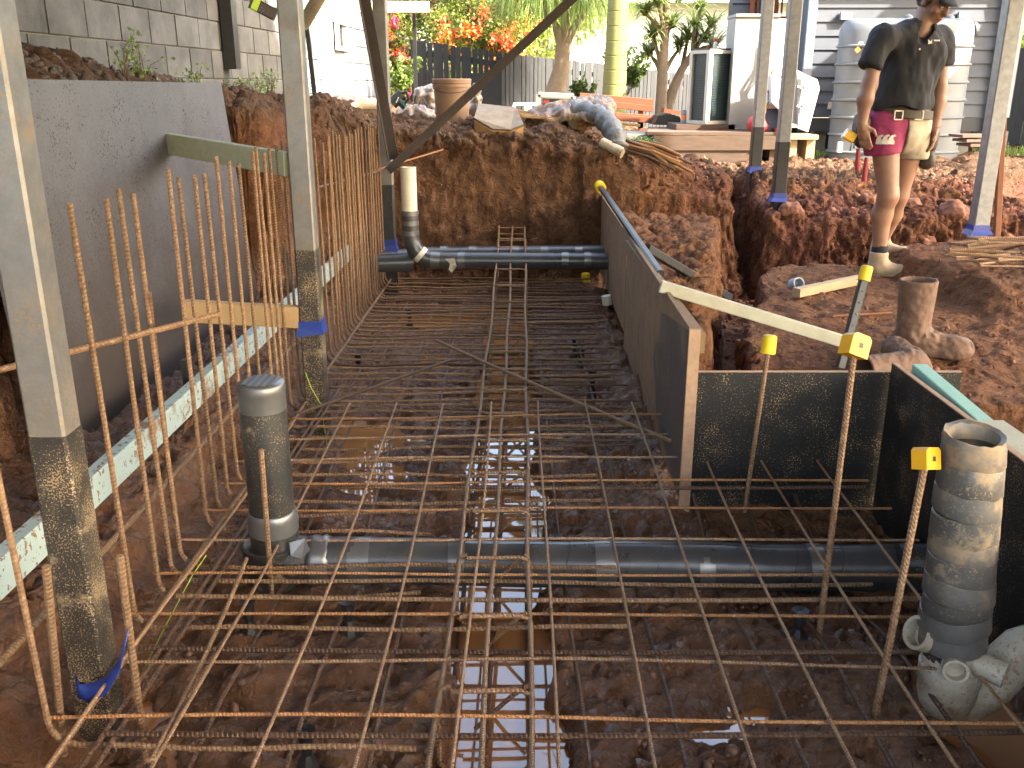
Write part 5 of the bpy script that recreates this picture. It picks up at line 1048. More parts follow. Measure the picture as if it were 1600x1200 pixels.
MB().prism([A(1246, 112, -.05), A(1276, 124, -.05), A(1280, 138, -.05), A(1262, 206, -.05), A(1246, 200, -.05)], V(.02, .05, 0)).build('side_panel', 'poly_white', t)
for (a_, b_) in (((1246, 135), (1266, 140)), ((1245, 165), (1262, 168)), ((1256, 118), (1250, 195))): MB().beam(A(*a_, -.07), A(*b_, -.07), .02, .02).build('rib', 'poly_white', t)
tag(MB().tube([atY(1218, 118, 8.5), atY(1233, 104, 8.5)], .03, 14).build('paper_roll', 'poly_white', smooth='auto'), 'white paper roll poking from the crate', 'roll'); tag(MB().prism([atY(x_, y_, 8.75) for x_, y_ in ((1212, 92), (1226, 90), (1226, 120), (1212, 122))], V(.0, .02, 0)).build('white_board', 'white_tag'), 'small white board behind the crate', 'board')
pm('cooler_blue', (.035, .06, .14), (.03, .05, .11), 4, .45); pm('can_red', (.58, .03, .035), None, 4, .4); pm('yellow_bag', (.72, .42, .02), (.6, .33, .02), 5, .5, splat=.2, splatc=(.05, .05, .05)); pm('nozzle', (.72, .38, .02), None, 4, .45); pm('pink_cap', (.75, .06, .2), None, 4, .4); pm('orange_drum', (.75, .16, .02), None, 4, .45)
c = atY(1205, 198, 8.72); t = thing('cooler_box', 'navy blue cooler box with white lid on the deck corner', 'cooler', (c.x, 8.8, zt)); MB().box((c.x - .11, 8.7, zt + .003), (c.x + .11, 8.92, zt + .20)).build('tub', 'cooler_blue', t); MB().box((c.x - .118, 8.69, zt + .203), (c.x + .118, 8.93, zt + .245)).build('lid', 'white_paint', t); MB().tube([V(c.x + .118, 8.72, zt + .2), V(c.x + .122, 8.715, zt + .1), V(c.x + .118, 8.72, zt + .02)], .008, 6).build('handle', 'white_paint', t)
for k, (px, m, l) in enumerate(((1197, 'pink_cap', 'spray can with pink cap standing on the cooler'), (1204, 'white_tag', 'spray can with white cap standing on the cooler'), (1211, 'corner_grey', 'grey capped tin at the right end of the cooler lid'))):
    q = V(atY(px, 160, 8.78).x, 8.78, zt + .247); t = thing('spray_can', l, 'spray can', tuple(q)); MB().lathe([(.02, 0), (.02, .075), (.014, .085), (.001, .086)], q, 12).build('can', 'white_tag', t, smooth='auto'); MB().lathe([(.018, .0865), (.018, .11), (.012, .113), (.001, .113)], q, 12).build('cap', m, t, smooth='auto')
q = V(atY(1186, 200, 8.66).x, 8.68, zt + .003); t = thing('fuel_can', 'red plastic fuel can with yellow spout on the deck', 'fuel can', tuple(q))
lumpy('body', [ell(q + V(-.02, 0, .07), (.085, .06, .075)), ell(q + V(.0, 0, .04), (.09, .06, .045))], .03, .008, .001, 5, 'can_red', parent=t, lo=tuple(q + V(-.13, -.09, -.01)), hi=tuple(q + V(.13, .09, .18)), ridge=False); MB().tube([q + V(.02, 0, .12), q + V(.045, 0, .17), q + V(.065, 0, .25)], [.018, .014, .008], 10).build('spout', 'nozzle', t, smooth='auto'); MB().lathe([(.024, 0), (.024, .03), (.01, .032)], q + V(.018, 0, .11), 12, V(.3, 0, 1)).build('collar', 'steel_black', t)
tag(MB().lathe([(.02, 0), (.021, .025), (.018, .03), (.001, .03)], V(atY(1214, 200, 8.65).x, 8.66, zt + .002), 12).build('red_cap', 'can_red', smooth='auto'), 'small red cap on the deck edge', 'cap')
tag(MB().prism([atY(x_, y_, 8.98) for x_, y_ in ((1214, 147), (1232, 150), (1230, 175), (1222, 192), (1214, 190))], V(.02, .06, 0)).build('yellow_bag', 'yellow_bag'), 'yellow printed bag between cooler and galvanised post', 'bag')
q = V(atY(1072, 180, 9.45).x, 9.45, zt + .003); t = thing('orange_drum', 'orange and grey plastic jar left of the air conditioner', 'jar', tuple(q)); MB().lathe([(.05, 0), (.05, .12), (.046, .125), (.001, .125)], q, 16).build('jar', 'orange_drum', t, smooth='auto'); MB().lathe([(.048, .126), (.052, .13), (.052, .17), (.001, .172)], q, 16).build('lid', 'corner_grey', t, smooth='auto'); MB().lathe([(.0515, .04), (.052, .042), (.052, .07), (.0515, .072)], q, 16).build('band', 'corner_grey', t)
q = V(atY(1117, 78, 9.2).x, 9.2, zt + .05 + .68); t = thing('sealant_bottle', 'small white bottle with red cap on the air conditioner', 'bottle', tuple(q)); MB().lathe([(.018, 0), (.018, .05), (.008, .06), (.001, .06)], q, 10).build('bottle', 'white_tag', t); MB().lathe([(.015, .061), (.013, .085), (.001, .086)], q, 10).build('cap', 'can_red', t)
# black crate / drain channel left of the deck
t = thing('plastic_crate', 'black ribbed plastic crate left of the deck', 'crate', tuple(atY(1035, 195, 9.6))); pts = [atY(1022, 195, 9.6), atY(1028, 182, 9.6), atY(1045, 178, 9.6), atY(1062, 183, 9.6), atY(1066, 196, 9.6)]; MB().prism(pts, V(0, .35, 0)).build('shell', 'black_plastic', t)
for k in range(6): MB().prism([p + V(0, -.004 + .06 * k, .004) for p in pts], V(0, .02, 0)).build('rib', 'steel_black', t)
tag(MB().box((.95, 9.1, .70), (1.5, 9.9, .80)).build('paving_slab', 'stump'), 'pale grey paving slab beside the deck', 'paving')
t = thing('timber_step', 'pale timber step below the grey house wall', 'step', tuple(atY(1255, 230, 9.0))); a = atY(1255, 214, 9.0); MB().box((a.x - .13, 8.95, a.z - .02), (a.x + .13, 9.3, a.z + .02)).build('tread', 'pine', t); MB().box((a.x - .12, 9.0, a.z - .2), (a.x - .05, 9.25, a.z - .021)).build('riser', 'pine', t); MB().box((a.x + .04, 9.0, a.z - .2), (a.x + .12, 9.25, a.z - .021)).build('riser', 'pine', t)
for k in range(3): a = atY(1520 + 6 * k, 212 + 7 * k, 8.9); tag(MB().beam(a + V(-.16, 0, 0), a + V(.16, .05, .0), .22, .025).build('plank_offcut', 'deck_wood'), ('top', 'middle', 'bottom')[k] + ' plank of the small stack under the downpipe', 'plank')
a = atY(1568, 162, 6.3); b = atY(1556, 395, 6.25); tag(MB().beam(a, b, .04, .035, (0, 1, 0), .004).build('rusty_picket', 'rust'), 'rusty steel picket standing right of the galvanised post', 'picket')

# ------------------------------------------------------------------ clay block: boots, offcuts, ligatures
pm('boot_mud', (.17, .095, .06), (.11, .06, .04), 12, .75, splat=.35, splatc=(.26, .15, .08), bumpk=.6, bumpsc=40); pm('boot_inside', (.14, .125, .10), None, 8, .8)
def wellington(label, base, rz, lying=False, s=1.0):
    base = Vector(base); t = thing('rubber_boot', label, 'boot', tuple(base)); h_ = .30
    pr = [cone((0, 0, .07), (-.005, 0, h_), .062, .074), ell((.005, 0, .05), (.075, .05, .055)), cone((.03, 0, .045), (.15, 0, .035), .05, .045), ell((.17, 0, .035), (.06, .046, .04)), ell((.07, 0, .012), (.15, .052, .022))]
    fn = union(pr, .035)
    def hollow(p): return np.maximum(np.maximum(fn(p), p[:, 2] - h_ - .015 * p[:, 0]), -np.maximum(cone((0, 0, .16), (-.005, 0, h_ + .05), .048, .068)(p), .12 - p[:, 2]))
    v, f = surfnet(hollow, (-.12, -.1, -.03), (.26, .1, .34), .0065); d = fbm(v, 30, 3, .6, 5) * .004 + np.maximum(0, fbm(v, 16, 3, .6, 8)) * .016 * ss(.16, .05, v[:, 2]); v = v + np.stack([np.zeros(len(v)), np.sign(v[:, 1]) * d, d * .6], 1)
    Mx = Matrix.Rotation(rz, 3, 'Z')
    if lying: Mx = Matrix.Rotation(rz, 3, 'Z') @ Matrix.Rotation(R(-93), 3, 'Y') @ Matrix.Rotation(R(80), 3, 'Z')
    v = v @ np.array(Mx).T * s; v[:, 2] -= v[:, 2].min(); npmesh('shell', v + np.array(base), f, 'boot_mud', t)
p = atZ(1428, 552, .06); p.z = gz(p.x, p.y) - .01; wellington('upright muddy rubber boot on the clay block', p + V(-.01, .02, 0), R(-22), s=1.16)
p = atZ(1395, 566, .06); p.z = gz(p.x, p.y) - .03; wellington('fallen muddy rubber boot lying with its open end to the left', p + V(.09, -.10, .0), R(14), True)
def ong(px, py, dz=.0): p = atZ(px, py, .1); p = atZ(px, py, gz(p.x, p.y)); p = atZ(px, py, gz(p.x, p.y)); return p + V(0, 0, dz)
a, b = ong(1243, 467, .035), ong(1342, 447, .04); b.z = max(b.z, a.z); tag(MB().beam(a, b, .055, .05, bev=.003).build('timber_offcut', 'pine'), 'short pale timber offcut lying on the clay block', 'timber')
p = ong(1243, 452); t = thing('pipe_coupling', 'grey half pipe coupling on the clay block', 'coupling', tuple(p)); MB().lathe([(.035, -.03), (.04, -.03), (.037, .03), (.037, .034), (.030, .034), (.028, -.02), (.001, -.02)], p + V(0, 0, .03), 18, V(.25, -.85, .35)).build('shell', 'corner_grey', t, smooth='auto')
rg = random.Random(19); t = None
for k in range(9):
    p = ong(1545 + rg.uniform(-25, 40), 415 + rg.uniform(-8, 8), .03 + .008 * k); a = rg.uniform(-.5, .3); u = V(math.cos(a), math.sin(a), rg.uniform(-.05, .05)); v_ = V(-math.sin(a), math.cos(a), 0); w_, d_ = rg.uniform(.12, .2), rg.uniform(.05, .09)
    pts = [p - u*w_ - v_*d_, p + u*w_ - v_*d_, p + u*w_ + v_*d_, p - u*w_ + v_*d_, p - u*w_ - v_*d_ + V(0, 0, .012), p - u*w_*.4 - v_*d_*.6 + V(0, 0, .015)]
    tag(MB().tube(pts, .006, 6).build('ligature', 'rebar_thin', smooth='auto'), 'bent steel ligature in the heap beside the right post, %s from the bottom' % ordw(k), 'rebar', 'heap of bent steel ligatures')
bar(ong(1490, 420, .03), ong(1600, 402, .06), .007, 'rebar_dark', 'straight bar lying over the heap of ligatures')
bar(ong(1300, 497, .01), ong(1392, 492, .012), .006, 'rust', 'reddish rod half buried in the clay block', name='rod', cat='rod')
rk = [(1302, 320, 7.0, .05), (1420, 300, 7.1, .09), (1360, 300, 7.2, .07), (1285, 385, 6.55, .11), (1230, 360, 6.9, .09), (1490, 330, 6.9, .12), (1590, 330, 6.8, .12), (1450, 345, 6.8, .07)]
for k, (px, py, Y, s_) in enumerate(rk):
    c = atY(px, py, Y); c.z = gz(c.x, Y) + s_ * .25
    lumpy('clay_lump', [ell(c, (s_, s_ * .8, s_ * .7)), ell(c + V(s_ * .4, 0, -s_ * .2), (s_ * .7, s_ * .7, s_ * .5))], .04, s_ / 9, s_ * .22, 6 / s_ * .22, 'clay_lump_' if False else 'soil_clod', 'lump of red clay, %s among those behind the worker' % ORD[k], 'clay lump', lo=tuple(c - V(1, 1, 1) * s_ * 1.8), hi=tuple(c + V(1, 1, 1) * s_ * 1.8), seed=k, ridge=False) if True else None
# crumbs of soil
def clods():
    rng = np.random.default_rng(9); ico = np.array([(0, 0, 1), (.89, 0, .45), (.28, .85, .45), (-.72, .53, .45), (-.72, -.53, .45), (.28, -.85, .45), (.72, .53, -.45), (-.28, .85, -.45), (-.89, 0, -.45), (-.28, -.85, -.45), (.72, -.53, -.45), (0, 0, -1)]); F = np.array([(0, 1, 2), (0, 2, 3), (0, 3, 4), (0, 4, 5), (0, 5, 1), (1, 6, 2), (2, 7, 3), (3, 8, 4), (4, 9, 5), (5, 10, 1), (6, 7, 2), (7, 8, 3), (8, 9, 4), (9, 10, 5), (10, 6, 1), (11, 7, 6), (11, 8, 7), (11, 9, 8), (11, 10, 9), (11, 6, 10)])
    def scatter(name, label, n, xr, yr, smin_, smax, keep, mat):
        x = rng.uniform(*xr, n * 3); y = rng.uniform(*yr, n * 3); z = ground(x, y); k = keep(x, y, z); x, y, z = x[k][:n], y[k][:n], z[k][:n]; n = len(x)
        s_ = smin_ * (smax / smin_) ** (rng.random(n) ** 2.2); sc = s_[:, None, None] * rng.uniform(.6, 1.2, (n, 1, 3)); v = ico[None] * sc * np.clip(1 + .3 * rng.normal(size=(n, 12, 1)), .5, 1.5); v = v + np.stack([x, y, z + s_ * .2], 1)[:, None]
        f = (F[None] + 12 * np.arange(n)[:, None, None]).reshape(-1, 3); o = npmesh(name, v.reshape(-1, 3), f, mat, smooth=False, origin=(0, 0, 0)); tag(o, label, 'soil', kind='stuff')
    scatter('soil_crumbs', 'loose red soil crumbs behind the clay block', 2600, (1.3, 4.3), (6.9, 9.5), .005, .03, lambda x, y, z: z > .3, 'soil_clod')
    scatter('soil_crumbs', 'crumbly topsoil on the bank above the pit end', 5200, (-1.6, 2.0), (6.75, 8.6), .004, .024, lambda x, y, z: z > .5, 'top_clod')
    scatter('mud_lumps', 'wet mud lumps on the pit floor', 1700, (-1.0, 1.25), (1.1, 6.6), .004, .016, lambda x, y, z: ((x < .56) | (y < 2.95)) & (z > -.215), 'mud_clod')
    scatter('rubble', 'dark broken rubble on the bank below the wall', 1700, (-2.3, -1.72), (3.0, 6.5), .008, .03, lambda x, y, z: z > .9, 'rubble')
    scatter('soil_crumbs', 'small crumbs on the clay block', 1500, (1.0, 4), (3.4, 6.1), .003, .016, lambda x, y, z: z > -.3, 'soil_clod')
    scatter('soil_crumbs', 'crumbs on the channel floor and left mound', 900, (.68, 2.0), (3.2, 6.8), .005, .03, lambda x, y, z: z < -.1, 'soil_clod')
clods()
tag(MB().tube([atZ(322, 868, -.02), atZ(300, 900, -.04), atZ(255, 985, -.05), atZ(215, 1065, -.05)], .0016, 4).build('string_line', 'lime'), 'yellow string line stretched past the foreground pipe', 'string')
a = atY(488, 625, 3.68); tag(MB().tube([a + V(-.02, 0, .12), a + V(.0, -.01, .06), a + V(.035, 0, -.02), a + V(.05, 0, -.2), a + V(.03, -.01, -.26), a + V(-.03, -.01, -.25)], .0016, 4).build('tie_string', 'lime'), 'thin yellow string hanging on the second post', 'string')
# twisted wire ties on the upper mesh
rg = random.Random(41)
for k in range(14):
    x = rg.choice([-.51, -.315, .078, .272, .465, .66, .855]); y = .82 + .205 * rg.randint(4, 13); c = V(x + .012 * (y - .7), y - .02 * abs(x - .1), .012 * math.sin(y * 1.9 + x) + .006)
    tag(MB().tube([c + V(-.012, -.01, -.006), c + V(.0, 0, .008), c + V(.012, .01, -.006), c + V(.02, -.008, .004), c + V(.028, -.02, .02 + rg.uniform(0, .02))], .0013, 4).build('wire_tie', 'rebar_dark'), 'twisted wire tie at a crossing of the upper mesh', 'wire', 'wire ties on the upper mesh')
# ------------------------------------------------------------------ the worker
pm('skin', (.27, .14, .09), (.20, .10, .062), 9, .5, bumpk=.08, bumpsc=90); pm('shirt', (.0135, .0135, .017), (.02, .02, .024), 6, .85, splat=.12, splatc=(.06, .05, .045), bumpk=.25, bumpsc=30); pm('pink_cloth', (.27, .03, .09), (.19, .022, .062), 9, .85, bumpk=.3, bumpsc=35)
pm('cream_cloth', (.40, .34, .255), (.29, .24, .17), 8, .85, splat=.18, splatc=(.15, .10, .08), splatsc=60, bumpk=.3, bumpsc=35); pm('leather', (.035, .026, .018), (.065, .048, .032), 10, .6, bumpk=.3); pm('tan_boot', (.38, .28, .18), (.28, .2, .125), 9, .8, bumpk=.4, splat=.25, splatc=(.25, .14, .08)); pm('sock', (.012, .012, .016), None, 8, .9); pm('hair', (.02, .013, .01), (.035, .022, .015), 20, .5, stretch=(1, 1, 6)); pm('cap_cloth', (.012, .013, .018), None, 8, .85); pm('buckle', (.5, .45, .35), None, 8, .3, .9); pm('red_handle', (.32, .03, .035), None, 6, .5); pm('eye_white', (.6, .58, .55), None, 5, .3); pm('lips', (.33, .12, .09), None, 5, .5); pm('print_white', (.62, .55, .48), None, 5, .7)
def worker():
    Yp = 5.8
    def P(px, py, dy=0): return atY(px, py, Yp + dy)
    root = P(1385, 432); t = thing('person', 'worker in black polo and pink and cream shorts looking down', 'person', (root.x, Yp, gz(root.x, Yp)))
    hipR, kneeR, ankR = P(1383, 222, -.06), P(1388, 306, -.10), P(1374, 390, -.05)
    hipL, kneeL, ankL = P(1424, 222, .05), P(1404, 305, .10), P(1376, 380, .28)
    shR, elR, wrR = P(1376, 62, -.10), P(1358, 133, -.15), P(1347, 192, -.17)
    shL, elL, wrL = P(1470, 66, .10), P(1468, 140, .07), P(1461, 198, .02)
    chest, belly, pel, nk = P(1425, 85, .0), P(1412, 150, .0), P(1405, 200, 0), P(1440, 42, .0)
    hc = P(1460, 3, -.02)
    # head frame: looking right and down
    fwd = V(.46, -.74, -.46).normalized(); side = fwd.cross(V(0, 0, 1)).normalized(); upv = side.cross(fwd).normalized()
    def H(a, b, c): return hc + side * a + fwd * b + upv * c
    HM = np.array([list(side), list(fwd), list(upv)]).T
    prims = [cone(pel, belly, .09, .10), cone(belly, chest, .10, .105), cone(shR + V(.03, 0, 0), shL + V(-.03, 0, 0), .045, .045), cone(chest, nk, .09, .055), cone(nk, H(0, -.02, -.06), .055, .052),
             cone(hipR, kneeR, .084, .060), cone(kneeR, P(1378, 335, -.06), .057, .060), cone(P(1378, 335, -.06), ankR, .060, .041), cone(hipL, kneeL, .082, .058), cone(kneeL, P(1394, 335, .17), .056, .058), cone(P(1394, 335, .17), ankL, .058, .04),
             cone(hipR, hipL, .05, .05), cone(shR, elR, .046, .043), cone(elR, P(1352, 155, -.17), .043, .043), cone(P(1352, 155, -.17), wrR, .043, .029), cone(shL, elL, .044, .042), cone(elL, P(1466, 160, .055), .042, .042), cone(P(1466, 160, .055), wrL, .042, .028)]
    body = union(prims, .03)
    head = union([ell(H(0, -.008, .03), (.074, .092, .095), HM), ell(H(0, .035, -.035), (.055, .052, .062), HM), ell(H(0, .055, -.078), (.03, .03, .022), HM)], .03)
    face = [ell(H(0, .098, -.012), (.011, .018, .026), HM), ell(H(0, .108, -.028), (.014, .014, .011), HM), ell(H(.028, .083, .022), (.026, .014, .008), HM), ell(H(-.028, .083, .022), (.026, .014, .008), HM), ell(H(0, .090, -.053), (.022, .011, .008), HM), ell(H(0, .086, -.064), (.019, .011, .008), HM),
            ell(H(.076, -.01, -.005), (.008, .02, .032), HM), ell(H(-.076, -.01, -.005), (.008, .02, .032), HM), ell(H(.042, .062, -.022), (.022, .02, .02), HM), ell(H(-.042, .062, -.022), (.022, .02, .02), HM)]
    eyes = [ell(H(s_ * .03, .092, .004), (.017, .012, .010), HM) for s_ in (-1, 1)]
    def hand(w, d, palmdir, thumb, curl):
        d = d.normalized(); n_ = palmdir.normalized(); sd = d.cross(n_).normalized() * thumb; fs = [cone(w, w + d * .03, .028, .03), ell(w + d * .055, (.020, .034, .045), np.array([list(n_), list(sd), list(d)]).T)]
        for k, (o, L) in enumerate(((.027, .072), (.009, .082), (-.009, .077), (-.026, .06))):
            b = w + d * .09 + sd * o; d1 = (d + n_ * .35 * curl).normalized(); d2 = (d + n_ * 1.1 * curl).normalized(); d3 = (d + n_ * 2.0 * curl).normalized()
            m1 = b + d1 * L * .45; m2 = m1 + d2 * L * .32; m3 = m2 + d3 * L * .25; fs += [cone(b - d * .02, m1, .0098, .0092), cone(m1, m2, .0092, .0085), cone(m2, m3, .0085, .0072)]
        tb = w + d * .03 + sd * .026; t1 = tb + (d * .6 + sd * .6 + n_ * .3).normalized() * .045; t2 = t1 + (d * .9 + sd * .15 + n_ * .4).normalized() * .04; fs += [cone(tb, t1, .014, .011), cone(t1, t2, .011, .008)]
        return fs
    hr = union(hand(wrR, P(1352, 228, -.18) - wrR, V(.5, .6, 0), 1, .6), .008); hl = union(hand(wrL, P(1452, 238, -.02) - wrL, V(-.9, -.1, 0), -1, .45), .008)
    def full(p):
        d = smin(body(p), head(p), .02)
        for f in face: d = smin(d, f(p), .012)
        for f in eyes: d = np.maximum(d, -f(p)) if False else d
        d = smin(d, hr(p), .012); return smin(d, hl(p), .012)
    lo = np.array([P(1335, 100, 0).x - .03, Yp - .32, gz(root.x, Yp) + .02]); hi = np.array([P(1490, 100, 0).x + .05, Yp + .42, P(1440, -25).z + .03])
    v, f = surfnet(full, lo, hi, .0075); npmesh('body', v, f, 'skin', t)
    for s_ in (-1, 1):
        e = MB(); c = H(s_ * .029, .0855, .002); e.lathe([(.0001, -.008), (.009, -.005), (.012, 0), (.009, .004), (.0001, .006)], c, 10, fwd); ey = e.build('eye', 'eye_white', t, smooth=True); MB().lathe([(.005, .0055), (.004, .0068), (.0001, .0072)], c, 8, fwd).build('iris', 'hair', ey)
        MB().tube([H(s_ * .014, .094, .019), H(s_ * .03, .093, .026), H(s_ * .046, .082, .022)], [.003, .004, .002], 6).build('eyebrow', 'hair', t)
    MB().tube([H(-.02, .093, -.058), H(-.008, .1005, -.0565), H(.008, .1005, -.0565), H(.02, .093, -.058)], [.002, .0042, .0042, .002], 6).build('mouth', 'lips', t, smooth=True)
    # cap and hair
    capf = ell(H(0, -.012, .052), (.083, .102, .085), HM)
    v, f = surfnet(lambda p: np.maximum(capf(p), -((p - np.array(H(0, 0, .035))) @ np.array(upv + fwd * -.12))), np.array(hc) - .22, np.array(hc) + .22, .007); cp_ = npmesh('cap', v, f, 'cap_cloth', t)
    mb = MB(); n = 13
    for k in range(n):
        a = -1.15 + 2.3 * k / (n - 1); mb.v += [tuple(H(math.sin(a) * .079, .02 + math.cos(a) * .075, .05)), tuple(H(math.sin(a) * .078, .045 + math.cos(a) * .092, .034 - .012 * abs(math.sin(a))))]
    mb.f = [(2*k, 2*k+1, 2*k+3, 2*k+2) for k in range(n - 1)]; br = mb.build('brim', 'cap_cloth', cp_, smooth=True); br.modifiers.new('s', 'SOLIDIFY').thickness = .005
    hf = union([ell(H(0, -.035, .015), (.082, .078, .08), HM), ell(H(.0, -.085, .01), (.05, .04, .05), HM), ell(H(.07, .005, .02), (.012, .022, .035), HM), ell(H(-.07, .005, .02), (.012, .022, .035), HM)], .02)
    v, f = surfnet(hf, np.array(hc) - .2, np.array(hc) + .2, .007); g = fbm(v, 60, 2, .5, 4) * .003; npmesh('hair', v + g[:, None], f, 'hair', t)
    # shirt
    def ring_shirt():
        sl = [cone(shR + V(0, 0, .012), P(1362, 100, -.14), .074, .066), cone(shL + V(0, 0, .01), P(1472, 96, .085), .070, .062)]
        to = [ell(P(1424, 88, 0), (.19, .135, .21)), cone(P(1413, 135, -.01), P(1408, 160, -.01), .165, .17), ell(P(1405, 162, -.01), (.185, .15, .06)), cone(shR + V(.03, 0, .01), nk + V(-.03, 0, -.03), .06, .05), cone(shL + V(-.03, 0, .01), nk + V(.03, 0, -.03), .055, .05)]
        a = union(to, .05); b = union(sl, .01); cutR = (P(1362, 100, -.14) - shR).normalized(); cutL = (P(1472, 96, .085) - shL).normalized(); cR = np.array(P(1360, 107, -.14)); cL = np.array(P(1472, 103, .085)); hem = P(1405, 170, 0).z; vb = np.array(P(1440, 66, -.1))
        def fn(p):
            s1 = np.maximum(sl[0](p), (p - cR) @ np.array(cutR)); s2 = np.maximum(sl[1](p), (p - cL) @ np.array(cutL)); d = smin(a(p), s1, .07); d = smin(d, s2, .07)
            d = np.maximum(d, hem + .02 * np.sin(p[:, 0] * 20) - p[:, 2])
            nkc = np.minimum(cone(nk, hc, .058, .08)(p), cone(nk + V(.01, -.06, .0), P(1437, 80, -.2), .042, .008)(p)); return np.maximum(d, -nkc)
        return fn
    fs = ring_shirt(); v, f = surfnet(fs, (lo[0] - .02, Yp - .34, P(1405, 172).z), (hi[0] + .02, Yp + .34, P(1440, 20).z), .008)
    q = v * np.array([1, 1, .45]); w_ = fbm(q, 11, 3, .5, 6); e = 1e-3; g = np.stack([fs(v + np.eye(3)[i] * e) - fs(v - np.eye(3)[i] * e) for i in range(3)], 1); g /= np.maximum(np.linalg.norm(g, axis=1), 1e-6)[:, None]; sh = npmesh('shirt', v + g * (w_ * .012)[:, None], f, 'shirt', t)
    # collar
    mb = MB(); n = 22
    for k in range(n):
        a = R(-55) + R(290) * k / (n - 1); c = nk + V(.004, -.004, -.004); dr = V(math.cos(a) * .068 - .004, math.sin(a) * .066, 0); tilt = .028 * math.cos(a) ; mb.v += [tuple(c + dr * 1.25 + V(0, 0, -.012 + tilt * .4 - .03 * max(0, -math.sin(a)))), tuple(c + dr * 1.02 + V(0, 0, .034 + tilt * .4 - .035 * max(0, -math.sin(a)))) ]
    mb.f = [(2*k, 2*k+1, 2*k+3, 2*k+2) for k in range(n - 1)]; cl = mb.build('collar', 'shirt', sh, smooth=True); cl.modifiers.new('s', 'SOLIDIFY').thickness = .006
    def onshirt(px, py):
        for k in range(200):
            p = P(px, py, -.3 + .002 * k)
            if fs(np.array([p]))[0] < .004: return p + V(0, -.007, 0)
        return P(px, py, -.15)
    b_ = onshirt(1436, 77); MB().lathe([(.006, 0), (.006, .003), (.001, .004)], b_, 10, V(.2, -1, 0)).build('button', 'print_white', sh)
    lg = MB()
    for tri in (((1449, 61), (1455, 66), (1450, 68)), ((1456, 61.5), (1455, 67), (1451, 69)), ((1450, 65), (1457, 67.5), (1449, 69))): lg.prism([onshirt(*q) for q in tri], V(0, -.001, 0))
    for k in range(5): lg.prism([onshirt(1458.5 + 1.9 * k, 62.2), onshirt(1459.9 + 1.9 * k, 62), onshirt(1459.9 + 1.9 * k, 64.3), onshirt(1458.5 + 1.9 * k, 64.5)], V(0, -.001, 0))
    lg.build('logo', 'print_white', sh)
    # shorts: two legs
    sR = [cone(P(1384, 195, -.03), P(1379, 232, -.07), .118, .108), cone(P(1384, 195, 0), P(1402, 200, 0), .125, .135)]; sL = [cone(P(1424, 195, .03), P(1426, 240, .05), .105, .098), cone(P(1422, 192, .02), P(1406, 205, -.01), .118, .135)]
    for fs_, m, nm, hx in ((sR, 'pink_cloth', 'pink_leg', 236), (sL, 'cream_cloth', 'cream_leg', 249)):
        u = union(fs_, .03); zh = P(1390, hx).z; zt_ = P(1390, 172).z; split = P(1405, 200).x
        def fn(p, u=u, zh=zh, pink=(m == 'pink_cloth')):
            s_ = p[:, 0] - split + .06 * (zt_ - .06 - p[:, 2]) * 0; return np.maximum(np.maximum(u(p), np.maximum(zh + .12 * (p[:, 0] - split) * (1 if pink else 0) - p[:, 2], p[:, 2] - zt_)), s_ if pink else -s_ + .001)
        v, f = surfnet(fn, (lo[0], Yp - .3, zh - .06), (hi[0], Yp + .3, zt_ + .03), .0075); w_ = fbm(v, 14, 3, .5, 3) * .006; v = v + np.stack([w_, w_, 0 * w_], 1); o = npmesh(nm, v, f, m, t)
        if m == 'pink_cloth': fpk = u
    def onpink(px, py):
        for k in range(200):
            p = P(px, py, -.32 + .002 * k)
            if fpk(np.array([p]))[0] < .003: return p + V(0, -.009, 0)
        return P(px, py, -.18)
    for k in range(3):                                      # three overlapping crescents printed on the pink leg
        cx = 1372 + 9.5 * k; mb = MB(); pts = [(cx - 5, 225), (cx - 3.5, 217), (cx + 1, 211.5), (cx + 6, 210), (cx + 9, 212.5), (cx + 5, 213.5), (cx + 3.5, 216.5), (cx + 6, 221), (cx + 5, 225.5)]
        mb.prism([onpink(*q) for q in pts], V(0, -.001, 0)); mb.build('print', 'print_white', t)
    # belt
    bc = P(1408, 177, 0); mb = MB(); n = 36
    for k in range(n):
        a = 2 * math.pi * k / n; r1 = V(math.cos(a) * .178, math.sin(a) * .150, .012 * math.cos(a) * -1)
        for (o_, dz) in ((1.0, -.026), (1.03, -.024), (1.03, .024), (1.0, .026)): mb.v.append(tuple(bc + r1 * o_ + V(0, 0, dz)))
    for k in range(n):
        for j in range(4): a_, b2 = k * 4 + j, k * 4 + (j + 1) % 4; c_, d_ = ((k + 1) % n) * 4 + (j + 1) % 4, ((k + 1) % n) * 4 + j; mb.f.append((a_, b2, c_, d_))
    bt = mb.build('tool_belt', 'leather', t, smooth='auto')
    for px in (1404, 1436):
        c = P(px, 180, -.158 if px < 1420 else -.14); fr = MB()
        for (dx0, dx1, z0, z1) in ((-.024, .024, .022, .027), (-.024, .024, -.027, -.022), (-.026, -.021, -.027, .027), (.021, .026, -.027, .027)): fr.box((c.x + dx0, c.y - .004, c.z + z0), (c.x + dx1, c.y, c.z + z1))
        fr.build('buckle', 'buckle', bt)
    lumpy('tool_pouch', [ell(P(1345, 207, -.08), (.05, .07, .09)), ell(P(1347, 190, -.05), (.045, .07, .06))], .03, .009, .006, 14, 'leather', parent=t, lo=tuple(P(1345, 207, -.08) - V(.15, .15, .18)), hi=tuple(P(1345, 207, -.08) + V(.15, .15, .2)), ridge=False)
    lumpy('tool_pouch', [ell(P(1453, 215, .06), (.05, .07, .11)), ell(P(1448, 250, .05), (.05, .06, .055))], .04, .009, .006, 14, 'leather', parent=t, lo=tuple(P(1453, 225, .06) - V(.16, .15, .24)), hi=tuple(P(1453, 215, .06) + V(.16, .15, .2)), ridge=False)
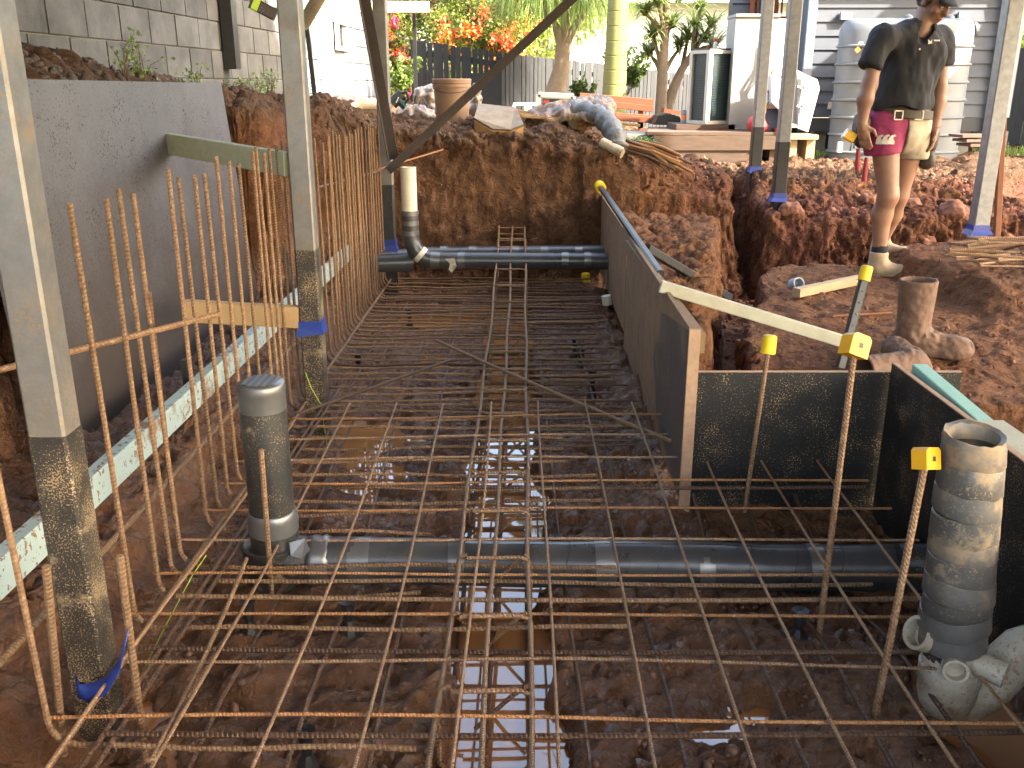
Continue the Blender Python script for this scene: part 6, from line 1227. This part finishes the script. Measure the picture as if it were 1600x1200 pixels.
    # things in the pouch
    c = P(1328, 213, -.14); tm = thing('tape_measure', 'yellow tape measure clipped to the left tool pouch', 'tape measure', tuple(c)); MB().beam(c + V(-.028, 0, .014), c + V(.028, 0, -.014), .03, .06, bev=.012).build('case', 'yellow_bag', tm); MB().beam(c + V(-.036, 0, .02), c + V(-.029, 0, .0155), .032, .062, bev=.012).build('grip', 'white_tag', tm)
    for k, (a_, b_) in enumerate((((1341, 232), (1340, 266)), ((1354, 246), (1350, 284)))):
        tag(MB().tube([P(*a_, -.1), P(*a_, -.1).lerp(P(*b_, -.1), .4), P(*b_, -.1)], [.011, .015, .018], 10).build('hammer_handle', 'red_handle', smooth='auto'), ('thin', 'thick')[k] + ' red tool handle hanging from the tool pouch', 'tool')
    for (a_, b_) in (((1331, 222), (1328, 236)), ((1335, 222), (1334, 232))): tag(MB().tube([P(*a_, -.13), P(*b_, -.13)], [.002, .005], 6).build('cord_end', 'steel_black'), 'dark cord end hanging below the tape measure', 'cord', 'cord ends below the tape measure')
    tb = MB(); c = wrL + V(0, 0, -.005); tb.tube([c + V(math.cos(a) * .033, math.sin(a) * .032, .004 * math.cos(a)) for a in [2 * math.pi * k / 14 for k in range(15)]], .003, 5); tb.build('wristband', 'red_handle', t)
    # socks and boots
    def boot(ank, toe, zsole):
        bd = thing_local(t, 'boot'); d = Vector((toe.x - ank.x, toe.y - ank.y, 0)).normalized(); s0 = V(ank.x, ank.y, zsole)
        fn = union([cone(ank + V(0, 0, .01), s0 + V(0, 0, .07), .056, .055), ell(s0 + V(0, 0, .045), (.058, .055, .05)), cone(s0 + d * .05 + V(0, 0, .05), s0 + d * .15 + V(0, 0, .038), .05, .042), ell(s0 + d * .165 + V(0, 0, .035), (.055, .05, .042))], .03)
        v, f = surfnet(lambda p: np.maximum(np.maximum(fn(p), p[:, 2] - ank.z - .02 - .3 * (p[:, 0] - ank.x) * 0), zsole + .012 - p[:, 2]), np.array(s0) - .28, np.array(s0) + .28, .008); v = v + (fbm(v, 25, 3, .5, 3) * .003)[:, None]; npmesh('boot', v, f, 'tan_boot', t)
        v, f = surfnet(lambda p: np.maximum(np.maximum(fn(p) - .006, p[:, 2] - zsole - .022), zsole - p[:, 2]), np.array(s0) - .28, np.array(s0) + .28, .0075); npmesh('boot_sole', v, f, 'tan_boot', t)
        MB().tube([ank + V(0, 0, -.02), ank + V(.002, 0, .035), ank + V(.004, 0, .06)], [.051, .049, .047], 16).build('sock', 'sock', t, smooth='auto')
    zs = gz(ankR.x + .03, ankR.y) - .005; a2 = V(ankR.x, ankR.y, P(1374, 398, -.05).z); boot(V(a2.x, a2.y, max(a2.z, zs + .11)), P(1410, 432, -.09), zs)
    zs2 = gz(ankL.x, ankL.y) - .005; boot(V(ankL.x, ankL.y, max(ankL.z - .03, zs2 + .12)), ankL + V(.12, -.12, 0), zs2)
def thing_local(p, n): return None
worker()
